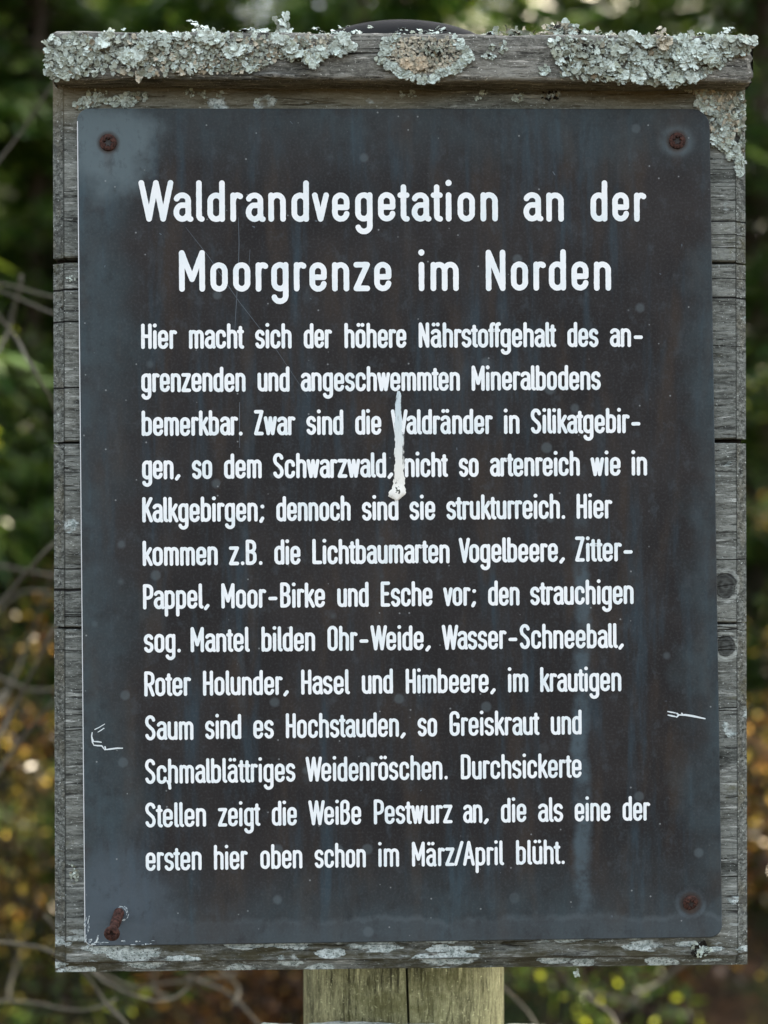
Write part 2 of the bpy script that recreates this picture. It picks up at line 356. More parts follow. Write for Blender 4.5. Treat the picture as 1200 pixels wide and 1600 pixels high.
# back board: four horizontal planks with a chamfered rim, closed behind the gaps by their tongues
BX0, BX1, BZ0, BZ1 = -0.1494, 0.1821, 1.1316, 1.566
CH, CD, TH = 0.0056, 0.0042, 0.022
mb = MB()
def gapz(px_y): return ZC - (px_y - 800) * 0.000304
gaps = [(1.4695, .0026, 1.4688, .0009), (1.3832, .0011, 1.3836, .0019), (1.2954, .0010, 1.2963, .0010)]
edges = [BZ0] + [g for g in gaps[::-1]] + [BZ1]
def plank(lo, hi, low_rim, seed):
    N = 90
    xs = np.linspace(0, 1, N)
    def row(e, sgn):
        if not isinstance(e, tuple): return np.full(N, e)
        zl, gl, zr, gr = e
        zz = zl + (zr - zl) * xs; g = gl + (gr - gl) * xs
        return zz + sgn * g / 2 + noise1(xs * 9, seed + (3 if sgn > 0 else 0), 5) * .00012
    zb = row(lo, +1); zt = row(hi, -1)
    jl = noise1(np.arange(12) * .37, seed + 9) * .00025
    # profile rows in (y, inset): ring list from lower back to upper back
    b = CH if low_rim else .0006; bd = CD if low_rim else .0008
    prof = [(TH, 'b', 0), (bd, 'b', 0)]
    if low_rim: prof += [(.0018, 'b', b * .95), (0.0, 'b', b)]
    else: prof += [(0.0, 'b', b)]
    prof += [(0.0, 'f', .25), (0.0, 'f', .5), (0.0, 'f', .75), (0.0, 't', .0006), (.0008, 't', 0), (TH, 't', 0)]
    v = []; P = len(prof)
    for i in range(N):
        for (y, k, a) in prof:
            z = zb[i] + a if k == 'b' else zt[i] - a if k == 't' else zb[i] + (zt[i] - zb[i]) * a
            # chamfer at both ends: outermost stations sit back
            x = BX0 + (BX1 - BX0) * xs[i]; yy = y
            v.append([x, yy, z])
    v = np.array(v).reshape(N, P, 3)
    # end stations: 0 = back corner, 1 = chamfer outer edge, 2 = chamfer inner edge, then regular
    for side in (0, 1):
        idx = [0, 1, 2, 3] if side == 0 else [N - 1, N - 2, N - 3, N - 4]
        x0 = BX0 if side == 0 else BX1; d = 1 if side == 0 else -1
        for j, (dx, dy) in zip(idx, ((0, None), (0, CD), (CH * .95, .0017), (CH, 0))):
            v[j, :, 0] = x0 + d * dx
            if dy is None: v[j, :, 1] = TH
            else: v[j, :, 1] = np.maximum(v[j, :, 1], dy)
    v[..., 1] += (noise1(v[..., 0] * 14 + v[..., 2] * 60, seed, 4) * .00012) * (v[..., 1] < TH - .004)
    f = []
    for i in range(N - 1):
        for p in range(P - 1):
            a = i * P + p; f.append((a, a + 1, a + P + 1, a + P)[::-1])
        f.append((i * P, i * P + P, i * P + 2 * P - 1, i * P + P - 1)[::-1])
    f.append(tuple(range(P))[::-1]); f.append(tuple((N - 1) * P + p for p in range(P)))
    mb.add(v.reshape(-1, 3), f, 0)
for i in range(4): plank(edges[i], edges[i + 1], i == 0, 20 + i * 11)
for (zl, gl, zr, gr) in gaps:
    zc = (zl + zr) / 2; x0, x1, y0, y1, h = BX0 + .001, BX1 - .001, .009, .020, .006
    mb.add([(x0, y0, zc - h), (x1, y0, zc - h), (x1, y1, zc - h), (x0, y1, zc - h), (x0, y0, zc + h), (x1, y0, zc + h), (x1, y1, zc + h), (x0, y1, zc + h)],
           [(3, 2, 1, 0), (4, 5, 6, 7), (0, 1, 5, 4), (2, 3, 7, 6), (1, 2, 6, 5), (3, 0, 4, 7)], 1)
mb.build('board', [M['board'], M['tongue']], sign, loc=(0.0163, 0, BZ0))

# top beam: rough, worn, slightly bowed
def rough_bar(name, x0, x1, y0, y1, z0, z1, mat, parent, seed, rnd=.004, amp=.0009, N=220, tilt=0.0, loc=None):
    prof = []
    rr = rnd
    for cy, cz, a0 in ((y0 + rr, z0 + rr, 180), (y1 - rr, z0 + rr, 270), (y1 - rr, z1 - rr, 0), (y0 + rr, z1 - rr, 90)):
        for k in range(5):
            a = R(a0 + k * 22.5); prof.append((cy + rr * math.cos(a), cz + rr * math.sin(a)))
    # subdivide the flat runs
    pr = []
    for i, p in enumerate(prof):
        q = prof[(i + 1) % len(prof)]; L = math.hypot(q[0] - p[0], q[1] - p[1]); k = max(1, int(L / .0025))
        for j in range(k): pr.append((p[0] + (q[0] - p[0]) * j / k, p[1] + (q[1] - p[1]) * j / k))
    pr = np.array(pr); P = len(pr); xs = np.linspace(x0, x1, N)
    cy, cz = (y0 + y1) / 2, (z0 + z1) / 2
    v = np.zeros((N, P, 3)); ph = np.arange(P)
    for i, x in enumerate(xs):
        k = 1 + noise1(np.array(ph * .11 + x * 3), seed, 4) * .004 + noise1(np.array(ph * .9 + x * 25), seed + 1, 4) * .004
        e = min(x - x0, x1 - x); sh = 1 - .10 * max(0, 1 - e / .0035) ** 2
        v[i, :, 0] = x + noise1(ph * .35, seed + 5, 3) * .0006 * (1 if e < .002 else 0)
        v[i, :, 1] = cy + (pr[:, 0] - cy) * k * sh; v[i, :, 2] = cz + (pr[:, 1] - cz) * k * sh * (1 + noise1(np.array([x * 12.]), seed + 7, 5)[0] * .018) + tilt * (x - x0)
    f = []
    for i in range(N - 1):
        for p in range(P):
            p2 = (p + 1) % P; f.append((i * P + p, (i + 1) * P + p, (i + 1) * P + p2, i * P + p2)[::-1])
    f.append(tuple(range(P))); f.append(tuple((N - 1) * P + p for p in range(P))[::-1])
    return mesh_obj(name, v.reshape(-1, 3), f, mat, parent, True, None, loc)
rough_bar('top_beam', -0.1468, 0.1807, -0.015, 0.050, 1.5508, 1.5730, M['beam'], sign, 3, rnd=.0022, loc=(0.0163, 0, 1.551))
rough_bar('crosspiece', -0.0548, 0.17, -.004, 0.0226, 1.040, 1.1009, M['rail'], sign, 13, rnd=.003, tilt=-.022, loc=(0.05, 0, 1.1))

# post with a drying crack, and its dark domed cap
PC, PR = (0.0190, 0.0765), 0.0530
A = 120; prof = []
for k in range(A):
    a = -math.pi / 2 + 2 * math.pi * k / A
    da = math.atan2(math.sin(a + math.pi / 2), math.cos(a + math.pi / 2))
    r = PR * (1 + .006 * math.sin(5 * a + 1))
    if k == 0: r = PR - .016
    prof.append((r, a))
# narrow crack: move neighbours next to the notch
da0 = .0006 / PR
prof[1] = (PR, -math.pi / 2 + da0); prof[-1] = (PR, -math.pi / 2 - da0)
zs = np.linspace(-.05, 1.5855, 40); v = []
for i, z in enumerate(zs):
    w = math.sin(z * 31) * .0016 + math.sin(z * 73) * .0006
    for (r, a) in prof:
        aa = a + w / PR if abs(a + math.pi / 2) < .1 else a
        v.append((PC[0] + r * math.cos(aa), PC[1] + r * math.sin(aa), z))
f = []
for i in range(len(zs) - 1):
    for k in range(A): k2 = (k + 1) % A; f.append((i * A + k, i * A + k2, (i + 1) * A + k2, (i + 1) * A + k))
f.append(tuple(range(A))[::-1]); f.append(tuple((len(zs) - 1) * A + k for k in range(A)))
post = mesh_obj('post', v, f, M['post'], sign, False, None, (PC[0], PC[1], 0))
v = []; f = []; K = 64; prof = [(PR + .003, 1.572), (PR + .0034, 1.580), (PR + .0028, 1.583)] + [((PR + .0028) * math.cos(R(t)), 1.583 + .0200 * math.sin(R(t))) for t in range(8, 90, 8)]
for (r, z) in prof:
    for k in range(K): v.append((PC[0] + r * math.cos(2 * math.pi * k / K), PC[1] + r * math.sin(2 * math.pi * k / K), z))
for i in range(len(prof) - 1):
    for k in range(K): k2 = (k + 1) % K; f.append((i * K + k, i * K + k2, (i + 1) * K + k2, (i + 1) * K + k))
f.append(tuple((len(prof) - 1) * K + k for k in range(K)))
mesh_obj('post_cap', v, f, M['cap'], post, True)

# plate: four measured corners, rounded, thin pale cut edge
YP = -0.0045
PCX, PCZ = 0.015, 1.3437
corn = [(-.1365, 1.5400, .006), (.1627, 1.5412, .0085), (.1678, 1.1473, .006), (-.1339, 1.1463, .004)]
def outline(inset):
    pts = []
    c = np.array([(a, b) for a, b, _ in corn]); n = 4; rad = [q[2] for q in corn]
    for i in range(n):
        p = c[i]; a = c[i - 1] - p; b = c[(i + 1) % n] - p; a /= np.linalg.norm(a); b /= np.linalg.norm(b)
        ctr = p + (a + b) * rad[i]; r = rad[i] - inset
        s0 = -b; s1 = -a
        for k in range(9):
            t = k / 8; d = s0 * math.cos(t * math.pi / 2) + s1 * math.sin(t * math.pi / 2)
            pts.append(ctr + d * r)
    return pts
mb = MB(); o0 = outline(0); o1 = outline(.0005); Q = len(o0)
lift = lambda p: 0.0
v = [(p[0], YP + .0026, p[1]) for p in o0] + [(p[0], YP + .0004, p[1]) for p in o0] + [(p[0], YP, p[1]) for p in o1]
f = [tuple(range(2 * Q, 3 * Q))]; mi = [0]
for i in range(Q):
    j = (i + 1) % Q; f += [(i, j, Q + j, Q + i), (Q + i, Q + j, 2 * Q + j, 2 * Q + i)]
    mid = (o0[i] + o0[j]) / 2
    left = mid[0] < -.130 and mid[1] < 1.505
    mi += [1 if left else 0, 1 if left else 0]
f.append(tuple(range(Q))[::-1]); mi.append(1)
mb.add(v, f, mi)
bm_plate = mb.build('plate', [M['plate'], M['plate_edge']], sign, loc=(PCX, YP, PCZ))
me = bm_plate.data; b_ = bmesh.new(); b_.from_mesh(me); bmesh.ops.recalc_face_normals(b_, faces=b_.faces); b_.to_mesh(me); b_.free()

# ------------------------------------------------------------------ engraved lettering: a round-nibbed narrow standard script built from strokes
def arc(cx, cy, rx, ry, a0, a1, n=None):
    n = n or max(4, int(abs(a1 - a0) / 12))
    return [(cx + rx * math.cos(R(a0 + (a1 - a0) * i / n)), cy + ry * math.sin(R(a0 + (a1 - a0) * i / n))) for i in range(n + 1)]
def glyph(ch, C, title):
    X = C * (.66 if title else .705); n = C * (.316 if title else .309); D = C * (.355 if title else .34)
    h = n / 2; ry = min(h * 1.08, X * .42); mf = .95 if title else .84
    stad = [(n, X - ry)] + arc(h, X - ry, h, ry, 0, 180) + arc(h, ry, h, ry, 180, 360) + [(n, X - ry)]
    um = {'ä': 'a', 'ö': 'o', 'ü': 'u'}
    if ch in um:
        s, w = glyph(um[ch], C, title); dy = C * .985
        return s + [[(n * .2, dy)], [(n * .8, dy)]], w
    if ch == 'n': return [[(0, 0), (0, X)], [(0, X - ry)] + arc(h, X - ry, h, ry, 180, 0) + [(n, 0)]], n
    if ch == 'h': return [[(0, 0), (0, C)], [(0, X - ry)] + arc(h, X - ry, h, ry, 180, 0) + [(n, 0)]], n
    if ch == 'u': return [[(n, 0), (n, X)], [(0, X), (0, ry)] + arc(h, ry, h, ry, 180, 360)], n
    if ch == 'm':
        a = n * mf; s = [[(0, 0), (0, X)]]
        for k in range(2): s.append([(a * k, X - ry)] + arc(a * k + a / 2, X - ry, a / 2, ry, 180, 0) + [(a * (k + 1), 0)])
        return s, 2 * a
    if ch == 'r': return [[(0, 0), (0, X)], [(0, X - ry)] + arc(n * .38, X - ry, n * .38, ry, 180, 55)], n * .60
    if ch == 'o': return [stad], n
    if ch == 'c': return [[(n, X - ry * 1.1)] + arc(h, X - ry, h, ry, 0, 180) + arc(h, ry, h, ry, 180, 360) + [(n, ry * 1.1)]], n
    if ch == 'e': return [[(0, .49 * X), (n, .49 * X), (n, X - ry)] + arc(h, X - ry, h, ry, 0, 180) + arc(h, ry, h, ry, 180, 350)], n
    if ch == 'a':
        t = n * (1.2 if title else 1.1)
        return [arc(h, X - ry * .85, h, ry * .85, 160, 0) + [(n, X * .25), (n + (t - n) * .15, X * .08), (n + (t - n) * .5, X * .015), (t, 0)],
                [(n, .58 * X), (h, .58 * X)] + arc(h, .29 * X, h, .29 * X, 90, 270) + arc(h, .29 * X, h, .29 * X, 270, 335)], t
    if ch == 'd': return [stad, [(n, 0), (n, C)]], n
    if ch == 'b': return [stad, [(0, 0), (0, C)]], n
    if ch == 'p': return [stad, [(0, -D), (0, X)]], n
    if ch == 'g': return [stad, [(n, X), (n, -D + ry * .9)] + arc(h, -D + ry * .9, h, ry * .9, 0, -165)], n
    if ch == 's':
        w = n * .95; q = X / 4
        return [arc(w / 2, X - q, w / 2, q, 20, 232) + arc(w / 2, q, w / 2, q, 52, -160)], w
    if ch == 't':
        L, Rr = n * .27, n * .27
        return [[(L, C * .885), (L, ry * .6)] + arc(L + Rr * 1.05, ry * .6, Rr * 1.05, ry * .6, 180, 270), [(0, X), (2 * L, X)]], L + Rr
    if ch == 'f':
        L = n * .24
        return [[(L, 0), (L, C - ry * .7)] + arc(L + n * .28, C - ry * .7, n * .28, ry * .7, 180, 75), [(0, X), (2 * L, X)]], L + n * .30
    if ch == 'i': return [[(0, 0), (0, X)], [(0, C)]], 0
    if ch == 'l': return [[(0, C), (0, ry * .6)] + arc(n * .25, ry * .6, n * .25, ry * .6, 180, 265)], n * .22
    if ch == 'k': return [[(0, 0), (0, C)], [(0, X * .34), (n * .88, X)], [(n * .34, X * .58), (n * .98, 0)]], n * .96
    if ch == 'v': w = n * .96; return [[(0, X), (w / 2, 0), (w, X)]], w
    if ch == 'w': w = n * 1.42; return [[(0, X), (w * .27, 0), (w / 2, X), (w * .73, 0), (w, X)]], w
    if ch == 'z': w = n * .94; return [[(0, X), (w, X), (0, 0), (w, 0)]], w
    if ch == 'ß':
        w = n; rt = h * .92
        return [[(0, 0), (0, C - rt)] + arc(rt, C - rt, rt, rt, 180, 0) + [(rt * 2, C * .70)] + arc(h * .85, C * .66, h * .95, C * .10, 0, -80), arc(h * .8, C * .28, w - h * .8, C * .28, 90, -90) + [(h * .55, 0)]], w
    if ch == 'W': w = C * (.78 if title else .62); return [[(0, C), (w * .26, 0), (w / 2, C), (w * .74, 0), (w, C)]], w
    if ch == 'M': w = C * (.55 if title else .45); return [[(0, 0), (0, C), (w / 2, C * .27), (w, C), (w, 0)]], w
    if ch == 'N': w = C * (.385 if title else .32); return [[(0, 0), (0, C), (w, 0), (w, C)]], w
    w = C * .32; q = w / 2
    if ch == 'H': return [[(0, 0), (0, C)], [(w, 0), (w, C)], [(0, C * .5), (w, C * .5)]], w
    if ch == 'S':
        k = C * .2
        return [arc(q, C - k, q, k, 15, 180) + [(0, C * .74), (w * .12, C * .63), (w * .85, C * .40), (w, C * .28), (w, k)] + arc(q, k, q, k, 0, -165)], w
    if ch == 'K': return [[(0, 0), (0, C)], [(0, C * .36), (w, C)], [(w * .36, C * .58), (w * 1.04, 0)]], w
    if ch == 'Z': w = C * .275; return [[(0, C), (w, C), (0, 0), (w, 0)]], w
    if ch == 'L': w = C * .29; return [[(0, C), (0, 0), (w, 0)]], w
    if ch == 'V': w = C * .37; return [[(0, C), (w / 2, 0), (w, C)]], w
    if ch == 'E': w = C * .29; return [[(w, C), (0, C), (0, 0), (w, 0)], [(0, C * .52), (w * .85, C * .52)]], w
    if ch == 'O': k = q * 1.1; return [[(w, C - k)] + arc(q, C - k, q, k, 0, 180) + arc(q, k, q, k, 180, 360) + [(w, C - k)]], w
    if ch == 'G': k = q * 1.1; return [[(w, C - k * 1.15)] + arc(q, C - k, q, k, 0, 180) + arc(q, k, q, k, 180, 360) + [(w, C * .46), (w * .5, C * .46)]], w
    if ch == 'D': k = q; return [[(0, 0), (0, C), (w - k * 1.1, C)] + arc(w - k, C - k * 1.1, k, k * 1.1, 90, 0) + arc(w - k, k * 1.1, k, k * 1.1, 0, -90) + [(0, 0)]], w
    def lobe(y0, y1, ww):
        k = min((y1 - y0) / 2, ww * .6)
        return [(0, y1), (ww - k, y1)] + arc(ww - k, y1 - k, k, k, 90, 0) + arc(ww - k, y0 + k, k, k, 0, -90) + [(0, y0)]
    if ch == 'P': return [[(0, 0), (0, C)], lobe(C * .44, C, w)], w
    if ch == 'R': return [[(0, 0), (0, C)], lobe(C * .46, C, w), [(w * .5, C * .46), (w * 1.02, 0)]], w
    if ch == 'B': return [[(0, 0), (0, C)], lobe(C * .53, C, w * .94), lobe(0, C * .53, w)], w
    if ch == 'A': w = C * .40; return [[(0, 0), (w / 2, C), (w, 0)], [(w * .17, C * .32), (w * .83, C * .32)]], w
    if ch == '.': return [[(0, C * .015), (0, 0)]], 0
    if ch == ',': w = C * .10; return [[(w, C * .06), (0, -C * .07)]], w
    if ch == ';': w = C * .07; return [[(w, C * .60)], [(w, C * .06), (0, -C * .07)]], w
    if ch == '-': w = C * .26; return [[(0, C * .36), (w, C * .36)]], w
    if ch == '/': w = C * .30; return [[(0, 0), (w, C)]], w
    raise ValueError(ch)
BEAR = {'v': (-.22, -.22), 'w': (-.2, -.2), 'V': (-.15, -.45), 'W': (-.1, -.45), 'A': (-.1, -.15), 'r': (0, -.22), 't': (-.32, -.25), 'f': (-.3, -.3), 'l': (0, -.25), 'k': (0, -.25),
        'K': (0, -.25), 'z': (-.1, -.1), '-': (.35, .3), ',': (.06, 0), '.': (.15, 0), ';': (.1, 0), '/': (-.3, -.35), 's': (-.08, -.08), 'a': (-.05, -.25), 'L': (0, -.15), 'P': (0, -.12), 'R': (0, -.1), 'i': (.05, .05)}
wrng = np.random.default_rng(11)
def stroke_mesh(mb, pts, r, y):
    """a round-ended ribbon lying on the plate"""
    P = [np.array(pts[0], float)]
    for q in pts[1:]:
        q = np.array(q, float); d = np.linalg.norm(q - P[-1])
        k = max(1, int(math.ceil(d / 1.3)))
        a = P[-1].copy()
        for j in range(1, k + 1):
            if np.linalg.norm(a + (q - a) * j / k - P[-1]) > 1e-4: P.append(a + (q - a) * j / k)
    n = len(P); P = np.array(P)
    def disc(c, rr):
        K = 14; jit = 1 + wrng.normal(0, .02, K)
        mb.add([(c[0], y, c[1])] + [(c[0] + rr * jit[k] * math.cos(2 * math.pi * k / K), y, c[1] + rr * jit[k] * math.sin(2 * math.pi * k / K)) for k in range(K)],
               [(0, 1 + k, 1 + (k + 1) % K) for k in range(K)])
    if n == 1: disc(P[0], r * 1.12); return
    closed = n > 4 and np.linalg.norm(P[0] - P[-1]) < .05
    # split at sharp corners
    runs = [[0]]
    for i in range(1, n - 1):
        a = P[i] - P[i - 1]; b = P[i + 1] - P[i]
        runs[-1].append(i)
        if a.dot(b) / (np.linalg.norm(a) * np.linalg.norm(b)) < .80: runs.append([i])
    runs[-1].append(n - 1)
    for ri, rn in enumerate(runs):
        p = P[rn]; k = len(p); yy = y - ri * 2.2e-5
        t = np.zeros_like(p); t[1:-1] = p[2:] - p[:-2]; t[0] = p[1] - p[0]; t[-1] = p[-1] - p[-2]
        t /= np.linalg.norm(t, axis=1)[:, None]; nr = np.stack([-t[:, 1], t[:, 0]], 1)
        if closed and len(runs) == 1: t[0] = t[-1] = (p[1] - p[-2]) / np.linalg.norm(p[1] - p[-2]); nr = np.stack([-t[:, 1], t[:, 0]], 1)
        w = r * (1 + np.clip(wrng.normal(0, .025, (k, 2)), -.06, .06))
        if closed and len(runs) == 1: w[-1] = w[0]
        # round caps grown out of the ribbon ends
        L = p + nr * w[:, :1]; Q = p - nr * w[:, 1:]
        def cap(c, tt, nn, rr):
            return [c + nn * rr * math.cos(R(a)) + tt * rr * math.sin(R(a)) for a in range(18, 180, 18)]
        poly0 = [L[0]] + cap(p[0], -t[0], nr[0], r) + [Q[0]]; poly1 = [L[-1]] + cap(p[-1], t[-1], nr[-1], r) + [Q[-1]]
        v = [(q[0], yy, q[1]) for q in L] + [(q[0], yy, q[1]) for q in Q]
        f = [(i, i + 1, k + i + 1, k + i) for i in range(k - 1)]
        mb.add(v, f)
        if closed and len(runs) == 1:
            continue
        mb.add([(q[0], yy, q[1]) for q in poly0], [tuple(range(len(poly0)))])
        mb.add([(q[0], yy, q[1]) for q in poly1], [tuple(range(len(poly1)))])
def set_word(mb, word, x0, z0, x1, z1, C, st, title):
    r = st / 2
    G = [glyph(c, C, title) for c in word]
    g0 = C * (.30 if title else .215)
    tot = 0; xs = []
    for i, (c, (s, w)) in enumerate(zip(word, G)):
        if i > 0:
            tot += g0 * (1 + BEAR.get(word[i - 1], (0, 0))[1] + BEAR.get(c, (0, 0))[0])
        xs.append(tot); tot += w
    want = math.hypot(x1 - x0, z1 - z0) - st; k = want / max(tot, 1e-6)
    ang = math.atan2(z1 - z0, x1 - x0); ca, sa = math.cos(ang), math.sin(ang)
    global KS
    KS.append((word, round(k, 3)))
    for gx, (s, w) in zip(xs, G):
        jx, jz = wrng.normal(0, .03), wrng.normal(0, .05)
        for si, stp in enumerate(s):
            pts = []
            for (px, pz) in stp:
                lx = r + (gx + px) * k + jx; lz = r + pz + jz
                pts.append((x0 + lx * ca - lz * sa, z0 + lx * sa + lz * ca))
            stroke_mesh(mb, pts, r, -si * 6.5e-5)
KS = []
LINES = [
  (16.91, 2.78, [('Waldrandvegetation', -107.66, 136.7, 61.66, 137.33), ('an', 73.82, 137.37, 92.98, 137.44), ('der', 105.68, 137.49, 132.32, 137.59)]),
  (16.91, 2.78, [('Moorgrenze', -88.76, 103.84, 11.18, 104.29), ('im', 24.07, 104.35, 42.98, 104.43), ('Norden', 55.9, 104.49, 115.35, 104.76)]),
  (10.27, 1.84, [('Hier', -106.67, 76.88, -89.73, 76.96), ('macht', -84.18, 76.99, -58.33, 77.12), ('sich', -53.16, 77.14, -35.99, 77.23), ('der', -30.18, 77.26, -16.9, 77.32), ('höhere', -11.11, 77.35, 18.16, 77.5), ('Nährstoffgehalt', 24.06, 77.52, 89.17, 77.85), ('des', 94.56, 77.87, 109.28, 77.94), ('an-', 114.77, 77.97, 130.48, 78.05)]),
  (10.27, 1.84, [('grenzenden', -106.58, 56.57, -57.72, 56.79), ('und', -52.07, 56.82, -37.01, 56.88), ('angeschwemmten', -31.74, 56.91, 43.46, 57.25), ('Mineralbodens', 49.01, 57.27, 110.35, 57.55)]),
  (10.27, 1.84, [('bemerkbar.', -106.48, 35.95, -59.19, 36.19), ('Zwar', -53.78, 36.22, -34.2, 36.32), ('sind', -29.17, 36.34, -11.73, 36.43), ('die', -6.14, 36.46, 6.16, 36.52), ('Waldränder', 10.79, 36.54, 58.97, 36.78), ('in', 64.29, 36.81, 71.64, 36.85), ('Silikatgebir-', 77.05, 36.87, 129.21, 37.13)]),
  (10.27, 1.84, [('gen,', -106.38, 15.64, -88.39, 15.74), ('so', -82.99, 15.77, -73.46, 15.83), ('dem', -67.81, 15.86, -50.22, 15.96), ('Schwarzwald,', -44.8, 15.99, 11.79, 16.31), ('nicht', 17.24, 16.34, 37.68, 16.46), ('so', 42.84, 16.49, 52.24, 16.54), ('artenreich', 57.55, 16.57, 100.28, 16.81), ('wie', 105.46, 16.84, 119.64, 16.92), ('in', 124.98, 16.95, 132.31, 16.99)]),
  (10.27, 1.81, [('Kalkgebirgen;', -106.28, -4.67, -49.07, -4.32), ('dennoch', -43.34, -4.29, -8.36, -4.07), ('sind', -3.01, -4.04, 14.16, -3.94), ('sie', 19.46, -3.9, 31.57, -3.83), ('strukturreich.', 36.87, -3.8, 93.22, -3.45), ('Hier', 98.71, -3.42, 115.68, -3.32)]),
  (10.27, 1.81, [('kommen', -106.19, -25.13, -70.93, -24.91), ('z.B.', -65.67, -24.88, -50.02, -24.78), ('die', -44.39, -24.75, -32.1, -24.67), ('Lichtbaumarten', -26.52, -24.64, 38.34, -24.23), ('Vogelbeere,', 42.73, -24.21, 93.02, -23.89), ('Zitter-', 97.95, -23.86, 125.39, -23.69)]),
  (10.27, 1.78, [('Pappel,', -106.09, -45.45, -74.88, -45.26), ('Moor-Birke', -69.33, -45.22, -20.54, -44.93), ('und', -14.81, -44.89, -0.01, -44.8), ('Esche', 5.74, -44.77, 30.16, -44.62), ('vor;', 35.25, -44.59, 50.78, -44.49), ('den', 56.64, -44.46, 71.43, -44.37), ('strauchigen', 76.6, -44.34, 125.74, -44.04)]),
  (10.27, 1.75, [('sog.', -105.69, -65.91, -88.45, -65.83), ('Mantel', -83.8, -65.81, -56.0, -65.67), ('bilden', -50.52, -65.64, -25.27, -65.52), ('Ohr-Weide,', -19.39, -65.5, 29.29, -65.26), ('Wasser-Schneeball,', 34.59, -65.24, 120.95, -64.82)]),
  (10.27, 1.72, [('Roter', -105.6, -86.37, -83.64, -86.27), ('Holunder,', -77.99, -86.24, -37.83, -86.05), ('Hasel', -31.9, -86.03, -8.96, -85.92), ('und', -3.29, -85.89, 11.38, -85.82), ('Himbeere,', 17.43, -85.79, 60.02, -85.59), ('im', 65.85, -85.56, 75.52, -85.52), ('krautigen', 81.14, -85.49, 119.74, -85.31)]),
  (10.27, 1.69, [('Saum', -105.2, -106.99, -82.55, -106.85), ('sind', -77.09, -106.81, -60.16, -106.7), ('es', -54.45, -106.67, -44.81, -106.61), ('Hochstauden,', -39.18, -106.57, 17.38, -106.21), ('so', 22.98, -106.17, 32.21, -106.11), ('Greiskraut', 38.12, -106.08, 80.79, -105.8), ('und', 86.17, -105.77, 100.88, -105.68)]),
  (10.27, 1.66, [('Schmalblättriges', -105.25, -127.6, -34.72, -127.11), ('Weidenröschen.', -29.8, -127.07, 37.16, -126.6), ('Durchsickerte', 43.38, -126.56, 100.73, -126.15)]),
  (10.27, 1.66, [('Stellen', -105.16, -148.07, -76.8, -147.91), ('zeigt', -71.18, -147.88, -51.33, -147.77), ('die', -45.82, -147.74, -34.08, -147.68), ('Weiße', -28.65, -147.65, -3.75, -147.51), ('Pestwurz', 2.15, -147.48, 39.38, -147.27), ('an,', 44.44, -147.25, 56.58, -147.18), ('die', 62.44, -147.15, 74.44, -147.08), ('als', 79.98, -147.05, 91.94, -146.98), ('eine', 97.42, -146.95, 114.39, -146.86), ('der', 120.28, -146.83, 133.41, -146.76)]),
  (10.27, 1.63, [('ersten', -105.06, -168.53, -78.96, -168.34), ('hier', -73.1, -168.29, -57.23, -168.17), ('oben', -51.3, -168.13, -31.57, -167.98), ('schon', -25.78, -167.93, -1.62, -167.75), ('im', 4.36, -167.71, 14.07, -167.63), ('März/April', 20.15, -167.59, 63.76, -167.26), ('blüht.', 69.53, -167.21, 92.58, -167.04)]),
]

def text_part(name, rows, title):
    mb = MB()
    for (C, st, words) in rows:
        for (w, x0, z0, x1, z1) in words: set_word(mb, w, x0, z0, x1, z1, C, st, title)
    if not title:   # a stray slip of the engraver's tool below the word Schmalblaettriges
        stroke_mesh(mb, [(-94.0, -126.9), (-93.7, -129.6)], .7, -2e-5); stroke_mesh(mb, [(-95.0, -126.2), (-93.9, -128.4)], .45, -4e-5)
    v = np.concatenate(mb.v); v[:, 0] /= 1e3; v[:, 2] = ZC + v[:, 2] / 1e3; v[:, 1] += YP - 0.00012
    return mesh_obj(name, v, mb.f, M['paint'], bm_plate)
LINES = [(C, st * (.95 if i < 2 else .91), w) for i, (C, st, w) in enumerate(LINES)]
text_part('heading', LINES[:2], True)
text_part('body_text', LINES[2:], False)
print('WORDSCALE', [k for k in KS if not .93 < k[1] < 1.07])

# scratches on the plate: two bright gouges, scuffs round the loose screw, hairlines
def pxm(px, py): # plate millimetres read off the sign: x from the sign's zero line, z from its eye height
    a = (1, px, py, px * py)
    return (sum(p * q for p, q in zip((-0.173089233, 0.000302410664, -7.7494776e-07, -1.88272117e-11), a)) * 1e3, (sum(p * q for p, q in zip((1.59056311, 2.10945387e-06, -0.000300113719, -3.61921181e-09), a)) - ZC) * 1e3)
def gouge(mb, pts, r, y=-3e-5, taper=True):
    P = [np.array(pxm(*p)) for p in pts]; n = len(P)
    L = []; Q = []
    for i, p in enumerate(P):
        t = P[min(i + 1, n - 1)] - P[max(i - 1, 0)]; t /= np.linalg.norm(t); nn = np.array([-t[1], t[0]])
        w = r * (1 if not taper else (.35 + .65 * math.sin(math.pi * (i + .5) / n))) * (1 + wrng.normal(0, .15))
        L.append(p + nn * w); Q.append(p - nn * w)
    v = [(q[0], y, q[1]) for q in L + Q]; f = [(i, i + 1, n + i + 1, n + i) for i in range(n - 1)]
    mb.add(v, f)
def scratch_part(name, lines, mat, r):
    mb = MB()
    for i, (p, rr) in enumerate(lines): gouge(mb, p, rr * r, -3e-5 - i * 4e-6)
    v = np.concatenate(mb.v); v[:, 0] /= 1e3; v[:, 2] = ZC + v[:, 2] / 1e3; v[:, 1] += YP - 0.00005
    return mesh_obj(name, v, mb.f, mat, bm_plate)
